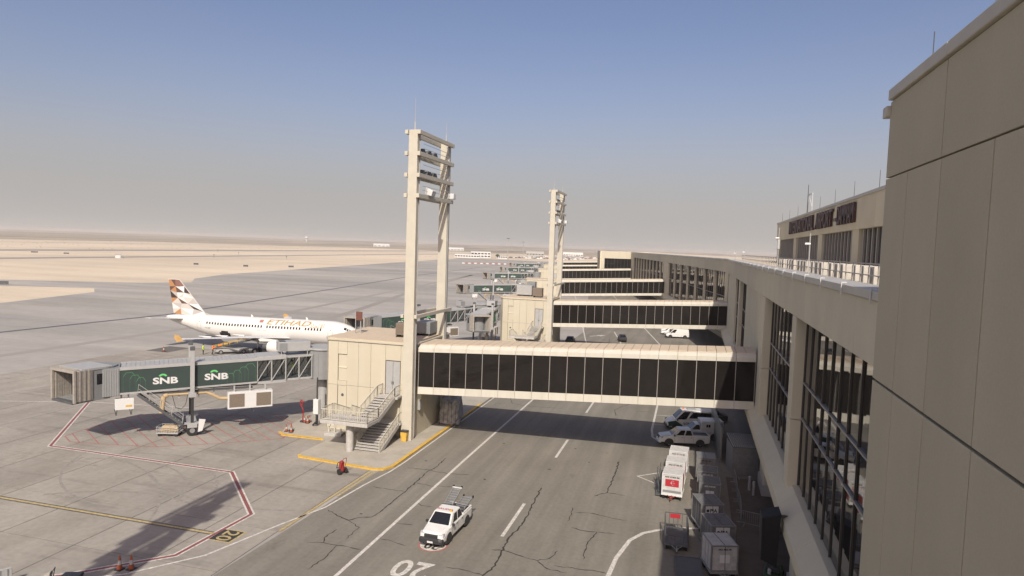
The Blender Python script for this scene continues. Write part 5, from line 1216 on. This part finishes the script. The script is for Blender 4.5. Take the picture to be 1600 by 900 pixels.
def cage(lb, x, y, rz, low=False):
    t = thing('baggage_cart', lb, 'cart', (x, y, 0), rz, 'empty baggage carts'); w, l = 1.5, 2.9
    dolly(t, w, l, m_dgrey)
    hs_ = .5 if low else 1.5
    for sx in (-1, 1):
        for i in range(9):
            yy = -l/2+l*i/8; mb = MB(); mb.bar((sx*w/2, yy, .48), (sx*w/2, yy, hs_), .035); mb.build('bar', m_dgrey, t)
        mb = MB(); mb.bar((sx*w/2, -l/2, hs_), (sx*w/2, l/2, hs_), .05); mb.build('top_rail', m_dgrey, t)
    for i in range(6):
        xx = -w/2+w*i/5; mb = MB(); mb.bar((xx, l/2, .48), (xx, l/2, hs_), .035); mb.build('bar', m_dgrey, t)
        mb = MB(); mb.bar((xx, -l/2, .48), (xx, -l/2, hs_*.7), .035); mb.build('bar', m_dgrey, t)
    mb = MB(); mb.bar((-w/2, l/2, hs_), (w/2, l/2, hs_), .05); mb.bar((-w/2, -l/2, hs_*.7), (w/2, -l/2, hs_*.7), .05); mb.build('end_rail', m_dgrey, t)
    if not low: mb = MB(); mb.box(-.4, .3, l/2-.05, l/2-.02, hs_-.35, hs_-.05); mb.build('sign_plate', m_redc, t)
cage('empty barred baggage cart with red plate beside the PIA containers', -.35, 46.9, R(3))
cage('low flat baggage trailer at bottom of picture before barred cart', .55, 42.3, R(5), True)
# stacked tow bars / folded trolley left of the sunlit row
t = thing('tow_bar_rack', 'dark jumble of upright tow bars left of the sunlit container row', 'tow bars', (-2.0, 57.2, 0), R(3)); rr = random.Random(9)
for i in range(9):
    mb = MB(); mb.bar((rr.uniform(-.2, .2), -1.6+i*.4, .1), (rr.uniform(-.25, .15), -1.6+i*.4+rr.uniform(-.2, .2), 1.1+rr.random()*.8), .06); mb.build('bar', m_dgrey, t)
mb = MB(); mb.box(-.3, .3, -1.8, 1.9, .1, .22); mb.build('base', m_dgrey, t)

# shed, screen fence, barriers, bollards under the facade
t = thing('storage_shed', 'small white shed with corrugated roof under the facade', 'shed', (4.1, 63.2, 0), R(8))
mb = MB(); mb.box(0, 2.3, 0, 2.9, 0, 2.6); mb.build('wall', m_mgrey, t)
for i in range(3): mb = MB(); mb.box(.02+i*.77, .75+i*.77, -.03, .02, .05, 2.55); mb.build('wall_panel', m_alu, t)
for i in range(13): mb = MB(); mb.profile([(-.15, 2.6), (3.1, 2.95), (3.1, 3.06), (-.15, 2.72)], i*.18, i*.18+.085); mb.build('roof_rib', m_lgrey, t)
mb = MB(); mb.profile([(-.15, 2.58), (3.1, 2.92), (3.1, 2.95), (-.15, 2.62)], -.05, 2.4); mb.build('roof_sheet', m_dgrey, t)
t = thing('screen_wall', 'tall pale screen wall behind the parked vehicles beside shed', 'wall', (3.2, 66.5, 0), R(3))
for i in range(6): mb = MB(); mb.box(0, .12, i*2.0+.02, i*2.0+1.98, 0, 3.3); mb.build('panel', m_alu, t)
def barrier(lb, x, y, rz, l=2.3):
    t = thing('crowd_barrier', lb, 'barrier', (x, y, .02), rz, 'crowd barriers')
    mb = MB(); mb.tube([(0, 0, 0), (0, 0, 1.0), (.1, 0, 1.1), (l-.1, 0, 1.1), (l, 0, 1.0), (l, 0, 0)], .022, 6); mb.bar((0, 0, .2), (l, 0, .2), .03); mb.build('frame', m_mgrey, t)
    for i in range(1, 16): mb = MB(); mb.bar((l*i/16, 0, .2), (l*i/16, 0, 1.1), .016); mb.build('bar', m_mgrey, t)
    mb = MB(); mb.bar((.2, -.3, .02), (.2, .3, .02), .05); mb.bar((l-.2, -.3, .02), (l-.2, .3, .02), .05); mb.build('foot', m_mgrey, t)
for i, (x, y, a, w_) in enumerate(((4.2, 61.4, -88, 'along the cart lane, right before the shed'), (4.25, 59.0, -91, 'second from shed along the cart lane'), (4.2, 56.6, -87, 'third from shed along the cart lane'), (4.3, 54.2, -92, 'fourth from shed along the cart lane'), (4.2, 51.6, -15, 'turned across at the end of the cart lane'), (6.3, 50.9, 3, 'nearest the facade, continuing the crosswise one'), (4.5, 62.3, 5, 'directly in front of the shed wall'))):
    barrier('grey steel crowd barrier '+w_, x, y, R(a))
for i, (x, y, w_) in enumerate(((5.35, 59.6, 'farther of the two by the facade pillar'), (5.6, 58.4, 'nearer of the two by the facade pillar'), (5.2, 42.2, 'alone near the bottom edge right of containers'))):
    mb = MB(); mb.cyl((0, 0, 0), (0, 0, 1.15), .11, n=16); mb.cyl((0, 0, 1.15), (0, 0, 1.2), .11, .05, 16)
    tag(mb.build('bollard', m_lgrey, None, loc=(x, y, .02)), 'pale steel bollard '+w_, 'bollard', 'bollards under the facade')
t = thing('display_housing', 'black box housing hung on the facade ledge above the containers', 'display box', (4.55, 37.6, 3.6))
mb = MB(); mb.hexa([(-.45, -.5, .3), (.35, -.5, 0), (.35, .6, 0), (-.45, .6, .3)], [(-.5, -.55, 2.6), (.45, -.55, 2.9), (.45, .65, 2.9), (-.5, .65, 2.6)]); mb.build('casing', m_black, t, bevel=.04)
mb = MB(); mb.bar((.4, 0, 2.6), (.9, 0, 2.6), .12); mb.build('bracket', m_dgrey, t)
mb = MB(); mb.bar((.4, 0, 1.4), (.9, 0, 2.0), .1); mb.build('bracket', m_dgrey, t)
t = thing('tug', 'small green tug half hidden under the black display box', 'tug', (5.5, 43.0, .02), R(80))
mb = MB(); mb.loft([sec(-1.2, .5, .3, .9), sec(.2, .55, .28, .85), sec(1.1, .5, .3, .75), sec(1.3, .4, .4, .6)]); mb.build('body', mat('tug_green', (.035, .075, .03), .5), t, bevel=.04)
mb = MB(); mb.box(-.7, -.2, -.4, .4, .9, 1.25); mb.build('seat', m_plas, t, bevel=.05)
for x in (-.8, .8):
    for y in (-.5, .5): wheel(t, x, y, .26, .18)

# ---- apron equipment
t = thing('belt_loader', 'belt loader with raised conveyor under the airliner wing', 'belt loader', (-75.6, 98.6, 0), R(40))
mb = MB(); mb.loft([sec(-2.8, .8, .35, .8), sec(1.6, .85, .35, .85), sec(2.4, .75, .4, .8)]); mb.build('chassis', m_lgrey, t, bevel=.04)
mb = MB(); mb.bar((-3.4, .1, .9), (3.6, .1, 2.4), .9, .16); mb.build('conveyor', m_dgrey, t)
mb = MB()
for s_ in (-1, 1):
    mb.bar((-3.2, .1+s_*.5, 1.3), (3.4, .1+s_*.5, 2.85), .06)
    for i in range(6): mb.bar((-3+i*1.2, .1+s_*.5, .95+i*.26), (-3+i*1.2, .1+s_*.5, 1.35+i*.28), .05)
mb.build('side_rail', m_yel, t)
for x in (-2, 1.6):
    for y in (-.75, .75): wheel(t, x, y, .36, .25)
for i in range(3):
    mb = MB(); mb.box(-2.4+i*.9, -1.8+i*.9, -.15, .35, 1.2+i*.2, 1.5+i*.2); tag(mb.build('suitcase', [m_orange, m_yel, m_brn][i], None, bevel=.04), ['orange', 'yellow', 'brown'][i]+' suitcase riding on the belt loader', 'suitcase', 'luggage on the belt loader'); o = bpy.data.objects[mb and COL.objects[-1].name]; o.location = (-75.6, 98.6, .02); o.rotation_euler = (0, 0, R(40))
# yellow-grey gpu cart near the bogie
t = thing('chock_cart', 'low steel cage cart of tan sacks at foot of boarding bridge stair', 'cart', (-49.7, 55.3, 0), R(18))
mb = MB(); mb.box(-1.05, 1.05, -.65, .65, .28, .4); mb.build('deck', m_lgrey, t)
for i in range(9):
    for s_ in (-1, 1): mb = MB(); mb.bar((-1.0+i*.25, s_*.64, .4), (-1.0+i*.25, s_*.64, .95), .03); mb.build('bar', m_lgrey, t)
for z in (.68, .95):
    mb = MB(); mb.bar((-1.05, -.64, z), (1.05, -.64, z), .045); mb.bar((-1.05, .64, z), (1.05, .64, z), .045); mb.bar((-1.05, -.64, z), (-1.05, .64, z), .045); mb.bar((1.05, -.64, z), (1.05, .64, z), .045); mb.build('rail', m_lgrey, t)
for x in (-.8, .8):
    for y in (-.5, .5): mb = MB(); mb.cyl((x, y-.06, .16), (x, y+.06, .16), .16, n=12); mb.build('wheel', m_rub, t)
rr = random.Random(4); mb = MB(); rg = []
for k in range(5):
    f_ = k/4; rg.append([((.95-.35*f_**2)*math.cos(2*math.pi*i/14)*(1+rr.uniform(-.08, .08)), (.52-.2*f_**2)*math.sin(2*math.pi*i/14), .42+.55*f_+rr.uniform(-.05, .05)) for i in range(14)])
mb.loft(rg); tag(mb.build('sack_pile', m_hose, None, loc=(-49.7, 55.3, 0)), 'tan sacks heaped in the low cage cart', 'sacks').rotation_euler = (0, 0, R(18))
def cone(lb, x, y, z=0, s=1):
    t = thing('traffic_cone', lb, 'traffic cone', (x, y, z), 0, 'traffic cones')
    mb = MB(); mb.box(-.19*s, .19*s, -.19*s, .19*s, 0, .05); mb.build('base', m_plas, t)
    for a, b, mm in ((.05, .28, m_cone), (.28, .5, m_lgrey), (.5, .75, m_cone)):
        mb = MB(); mb.cyl((0, 0, a*s), (0, 0, b*s), (.15-.16*a)*s, (.15-.16*b)*s, 14); mb.build('band', mm, t)
cone('left cone of the pair standing in the tower shadow', -32.1, 31.75, .01, 1.15); cone('right cone of the pair standing in the tower shadow', -31.5, 32.0, .01, 1.15)
for i, (x, y) in enumerate(((-39.75, 60.25), (-39.3, 60.45), (-39.1, 60.1), (-39.5, 60.75))): cone('cone bunched on island kerb, %s from the left' % ['first', 'third', 'fourth', 'second'][i], x, y, .13)
for i, (x, y) in enumerate(((-40.0, 64.0), (-39.6, 64.3), (-39.5, 63.8))): cone('cone beside the red stand pipe, %s of three' % ['left', 'right rear', 'right front'][i], x, y, .13)
cone('lone red cone beyond the airliner wing tip', -86.5, 94.8, 0, 1.2)
t = thing('stand_pipe', 'red bent stand pipe beside cones at edge of hatched area', 'pipe', (-40.3, 64.1, .13))
mb = MB(); mb.tube([(0, 0, 0), (.05, 0, 1.3), (-.15, 0, 1.7), (-.35, 0, 2.1), (-.2, 0, 2.4), (.05, 0, 2.2), (-.1, 0, 1.8)], .07, 8); mb.build('pipe', m_firer, t)
mb = MB(); mb.cyl((0, 0, 0), (0, 0, .12), .3, n=14); mb.build('base', m_plas, t)
t = thing('wheeled_extinguisher', 'red wheeled fire extinguisher on apron below the kerb', 'fire extinguisher', (-28.35, 51.2, 0), R(-25))
mb = MB(); mb.cyl((0, 0, .28), (0, 0, 1.0), .22, .22, 16); mb.cyl((0, 0, 1.0), (0, 0, 1.15), .22, .08, 16); mb.build('cylinder', m_firer, t)
for s_ in (-1, 1): mb = MB(); mb.cyl((.1, s_*.33-.05, .26), (.1, s_*.33+.05, .26), .26, n=18); mb.build('wheel', m_rub, t)
mb = MB(); mb.tube([(.1, -.2, .3), (.35, -.22, 1.2), (.45, -.15, 1.45), (.45, .15, 1.45), (.35, .22, 1.2), (.1, .2, .3)], .025, 6); mb.build('handle', m_firer, t)
mb = MB(); mb.tube([(-.1, 0, 1.1), (-.3, -.2, .9), (-.3, -.3, .5), (-.3, .2, .45), (-.28, .25, .9)], .035, 6); mb.build('hose', m_plas, t)
t = thing('pump_set', 'low pipework on a concrete plinth left of the escape stair', 'pump', (-34.6, 60.9, .13), R(8))
mb = MB(); mb.box(-.9, .9, -.55, .55, 0, .3); mb.build('plinth', m_concs, t, bevel=.03)
mb = MB(); mb.tube([(-.6, 0, .3), (-.6, 0, 1.0), (0, 0, 1.0), (0, 0, .3)], .09, 8); mb.tube([(0, .2, .6), (.6, .2, .6), (.6, .2, .3)], .08, 8); mb.box(-.75, -.4, -.2, .2, .95, 1.3); mb.build('pipework', m_steel, t)
t = thing('service_cabinet', 'white service cabinet with hoses on left end of nearest gate building', 'cabinet', (-38.1, 63.3, .13))
mb = MB(); mb.box(-.3, .3, -.3, .3, 1.3, 2.9); mb.build('casing', m_wht, t, bevel=.04)
mb = MB(); mb.tube([(0, 0, 2.9), (.05, -.1, 4.2), (0, 0, 5.2)], .07, 8); mb.tube([(.1, -.2, 1.3), (.1, -.25, .5), (-.3, -.3, .1)], .1, 8); mb.build('hose', m_plas, t)
mb = MB(); mb.box(-.1, .1, -.1, .1, 0, 1.3); mb.build('post', m_dgrey, t)
# things cut by the lower left edge
def jersey(lb, x, y, rz):
    t = thing('plastic_barrier', lb, 'barrier', (x, y, 0), rz, 'plastic barriers by the lower left corner')
    mb = MB(); mb.profile([(-.3, 0), (.3, 0), (.22, .25), (.08, .45), (.06, 1.0), (-.06, 1.0), (-.08, .45), (-.22, .25)], -.9, .9); mb.build('body', m_lgrey, t, bevel=.03)
    for i in range(5): mb = MB(); mb.box(-.75+i*.35, -.68+i*.35, -.1, .1, .3, .95); mb.build('rib', m_mgrey, t)
jersey('grey plastic barrier cut by the lower left corner', -36.75, 27.75, R(60))
t = thing('covered_trolley', 'beige covered trolley with black handle cut by the lower edge', 'trolley', (-34.4, 28.75, 0), R(35)).scale = (.7, .7, .7); t = COL.objects[-1]
mb = MB(); mb.hexa([(-.8, -.4, .3), (.6, -.4, .3), (.6, .4, .3), (-.8, .4, .3)], [(-.5, -.25, .75), (.6, -.3, 1.25), (.6, .3, 1.25), (-.5, .25, .75)]); mb.build('cover', m_bellow, t, bevel=.08)
mb = MB(); mb.tube([(.6, -.35, .3), (.8, -.35, 1.4), (.8, .35, 1.4), (.6, .35, .3)], .035, 6); mb.build('handle', m_plas, t)
for x in (-.6, .5):
    for y in (-.42, .42): mb = MB(); mb.cyl((x, y-.05, .18), (x, y+.05, .18), .18, n=12); mb.build('wheel', m_rub, t)
t = thing('equipment_case', 'small dark equipment case cut by the lower edge beside trolley', 'case', (-33.35, 29.6, 0), R(20))
mb = MB(); mb.box(-.5, .5, -.4, .4, .1, .5); mb.build('body', m_dgrey, t, bevel=.05)
mb = MB(); mb.box(-.52, .52, -.42, .42, .36, .42); mb.build('lid_band', m_plas, t)
for x in (-.4, .4): mb = MB(); mb.box(x-.06, x+.06, -.35, .35, 0, .1); mb.build('foot', m_plas, t)

# ================================================================== FAR AIRFIELD
def far_building(lb, x, y, rz, w, d_, h, nw, rows=1, mt=None, extra=None):
    t = thing('airfield_building', lb, 'building', (x, y, Z_T), rz, 'far airfield buildings')
    mb = MB(); mb.box(-w/2, w/2, -d_/2, d_/2, 0, h); b = mb.build('wall', mt or m_wht, t)
    mb = MB(); mb.box(-w/2-.3, w/2+.3, -d_/2-.3, d_/2+.3, h, h+.5); mb.build('roof', m_lgrey, t)
    for k in range(rows):
        for i in range(nw):
            a = -w/2+w*(i+.15)/nw; z = 1.5+k*4; mb = MB(); mb.box(a, a+w*.7/nw, -d_/2-.06, -d_/2, z, z+1.8); mb.build('window', m_carg, t)
    if extra: mb = MB(); mb.box(*extra); mb.build('upper_wall', mt or m_wht, t)
far_building('white low airfield building with dark windows left of centre horizon', -330, 960, R(18), 36, 14, 5.2, 9)
far_building('taller white block behind the low airfield building', -318, 990, R(18), 30, 14, 9.5, 6, 2)
far_building('small annex right of the low airfield building', -283, 985, R(18), 16, 10, 4.2, 5)
far_building('pale blue hangar at horizon left of second light tower', -352, 1500, R(12), 40, 25, 9, 6, 1, m_lgrey)
far_building('white domed cargo shed beyond the bridges', -296, 1640, R(12), 60, 30, 9, 10, 1)
far_building('lone white block on left horizon near tower', -1150, 2350, R(20), 60, 20, 11, 4)
far_building('flat white shed on the horizon left of front tower', -690, 1900, R(20), 50, 18, 9, 5)
t = thing('airfield_tree', 'dark tree beside the far airfield building', 'tree', (-283, 962, Z_T)); rr = random.Random(6)
mb = MB(); mb.cyl((0, 0, 0), (0, 0, 3.2), .35, .2, 8); mb.build('trunk', m_brn, t)
mb = MB()
for i in range(260):
    a = rr.uniform(0, 6.28); el = rr.uniform(-.5, 1.4); r_ = rr.uniform(1.2, 3.2); c = Vector((r_*math.cos(a)*math.cos(el), r_*math.sin(a)*math.cos(el), 4.4+r_*.75*math.sin(el))); s_ = rr.uniform(.3, .6)
    u = Vector((rr.uniform(-1, 1), rr.uniform(-1, 1), rr.uniform(-1, 1))).normalized(); v = u.orthogonal().normalized()
    mb.quad(c-u*s_, c-v*s_, c+u*s_, c+v*s_)
mb.build('crown', m_leaf, t)
mb = MB(); rr = random.Random(8)
for i in range(900):       # far car park seen as one glinting mass
    x = rr.uniform(-300, -195); y = rr.uniform(1080, 1560); h = rr.uniform(1.2, 1.7); mb.m(rr.choice((0, 0, 1, 2, 3)))
    mb.box(x-2.2, x+2.2, y-.9, y+.9, Z_T, h*.6); mb.box(x-1.2, x+1.0, y-.8, y+.8, h*.6, h)
o = mb.build('far_car_park', [m_carw, m_mgrey, m_plas, m_sign]); o['kind'] = 'stuff'; o['label'] = 'mass of far parked cars beyond the bridges'; o['category'] = 'cars'
t = thing('blast_fence', 'long low red and white fence across the far apron', 'fence', (-230, 655, 0), 0)
for i in range(26):
    x = i*2.6; mb = MB(); mb.box(x, x+2.5, 2.0*i-.2, 2.0*i+.2, 0, 1.2); mb.build('panel', m_redthin if i % 2 else m_wht, t)
def marker(lb, x, y, w, rz):
    t = thing('airfield_sign', lb, 'sign', (x, y, Z_T), rz, 'airfield signs')
    mb = MB(); mb.box(-w/2, w/2, -.12, .12, .3, 1.4); mb.build('board', m_dgrey, t)
    for k in (-1, 1): mb = MB(); mb.box(k*w*.4-.06, k*w*.4+.06, -.06, .06, 0, .3); mb.build('leg', m_dgrey, t)
for lb, x, y, w in (('dark taxiway sign at far left of the sand', -547, 453, 5), ('dark taxiway sign right of the far left one', -516, 456, 4), ('small dark taxiway sign above the airliner tail', -321, 380, 3), ('small dark taxiway sign right of the airliner tail', -287, 386, 3), ('dark taxiway sign midway between tail and front tower', -266, 406, 3.4), ('dark edge sign at left border below the sand strip', -238, 184, 5)):
    marker(lb, x, y, w, R(35))
t = thing('instrument_shelter', 'small white shelter standing alone on the far sand', 'shelter', (-435, 430, Z_T), R(40))
mb = MB(); mb.box(-2.2, 1.4, -1.2, 1.2, 0, 2.6); mb.build('wall', m_wht, t)
mb = MB(); mb.box(-2.5, 1.7, -1.5, 1.5, 2.6, 2.85); mb.build('roof', m_lgrey, t)
mb = MB(); mb.box(1.6, 3.2, -.8, .8, 0, 1.6); mb.build('generator', m_mgrey, t)
t = thing('water_tower', 'tiny white water tower on the left horizon', 'water tower', (-2338, 3732, Z_T))
mb = MB(); mb.cyl((0, 0, 0), (0, 0, 22), 4, 3, 12); mb.build('shaft', m_wht, t)
mb = MB(); rg = [[(r_*math.cos(2*math.pi*i/16), r_*math.sin(2*math.pi*i/16), z) for i in range(16)] for z, r_ in ((20, 4), (23, 11), (28, 12), (32, 9), (34, 2))]; mb.loft(rg); mb.build('tank', m_wht, t)
for i, (x, y, h) in enumerate(((-250, 900, 30), (-330, 1300, 28))):
    t = thing('high_mast', ['lamp mast right behind second light tower', 'fainter lamp mast farther along the pier'][i], 'mast', (x, y, 0))
    mb = MB(); mb.cyl((0, 0, 0), (0, 0, h), .5, .25, 10); mb.build('pole', m_lgrey, t)
    mb = MB()
    for k in range(8): mb.box(1.6*math.cos(k*.785)-.4, 1.6*math.cos(k*.785)+.4, 1.6*math.sin(k*.785)-.4, 1.6*math.sin(k*.785)+.4, h-.6, h+.3)
    mb.build('lamp_ring', m_dgrey, t)

mb = MB(); rr = random.Random(21)
for i in range(1500):      # low scrub scattered over the far plain
    a = R(rr.uniform(95, 152)); r_ = 900+2600*rr.random(); x = r_*math.cos(a); y = r_*math.sin(a)
    if -660 < x < -420 or x > -340 and y < 1000: continue
    w_ = rr.uniform(.3, 1.2); h = rr.uniform(.2, .6)
    mb.add([(x-w_, y, Z_T), (x+w_, y-.3*w_, Z_T), (x+.3*w_, y+w_, Z_T), (x-.3*w_, y, h), (x+.4*w_, y+.2*w_, h*.8)], [(0, 1, 4, 3), (1, 2, 4), (2, 0, 3, 4)])
o = mb.build('desert_scrub', mat('dry_scrub', (.16, .135, .09), .9, var=.3)); o['kind'] = 'stuff'; o['label'] = 'low dark scrub dotted over the far desert plain'; o['category'] = 'scrub'
for i, (x, y) in enumerate(((-470, 620), (-420, 520), (-560, 700), (-372, 560))):
    t = thing('edge_light_post', ['thin light post on sand left of front tower', 'thin light post on sand above the airliner', 'thin light post by the runway strip', 'thin light post nearest the front tower'][i], 'light post', (x, y, Z_T), 0, 'airfield light posts')
    mb = MB(); mb.cyl((0, 0, 0), (0, 0, 2.6), .12, .1, 6); mb.build('post', m_dgrey, t)
    mb = MB(); mb.box(-.35, .35, -.35, .35, 2.6, 3.1); mb.build('lamp', m_dgrey, t)

# ================================================================== HAZE
mb = MB(); mb.box(-12000, 6000, -2500, 12000, -1.2, 45); hz = mb.build('haze', [])
hm = bpy.data.materials.new('dust_haze'); hm.use_nodes = True; N = hm.node_tree.nodes; N.remove(N['Principled BSDF'])
pv = N.new('ShaderNodeVolumePrincipled'); pv.inputs['Color'].default_value = (.92, .88, .83, 1); pv.inputs['Density'].default_value = 0.00012; pv.inputs['Anisotropy'].default_value = .2
hm.node_tree.links.new(pv.outputs[0], N['Material Output'].inputs['Volume']); hz.data.materials.append(hm); hz['kind'] = 'stuff'
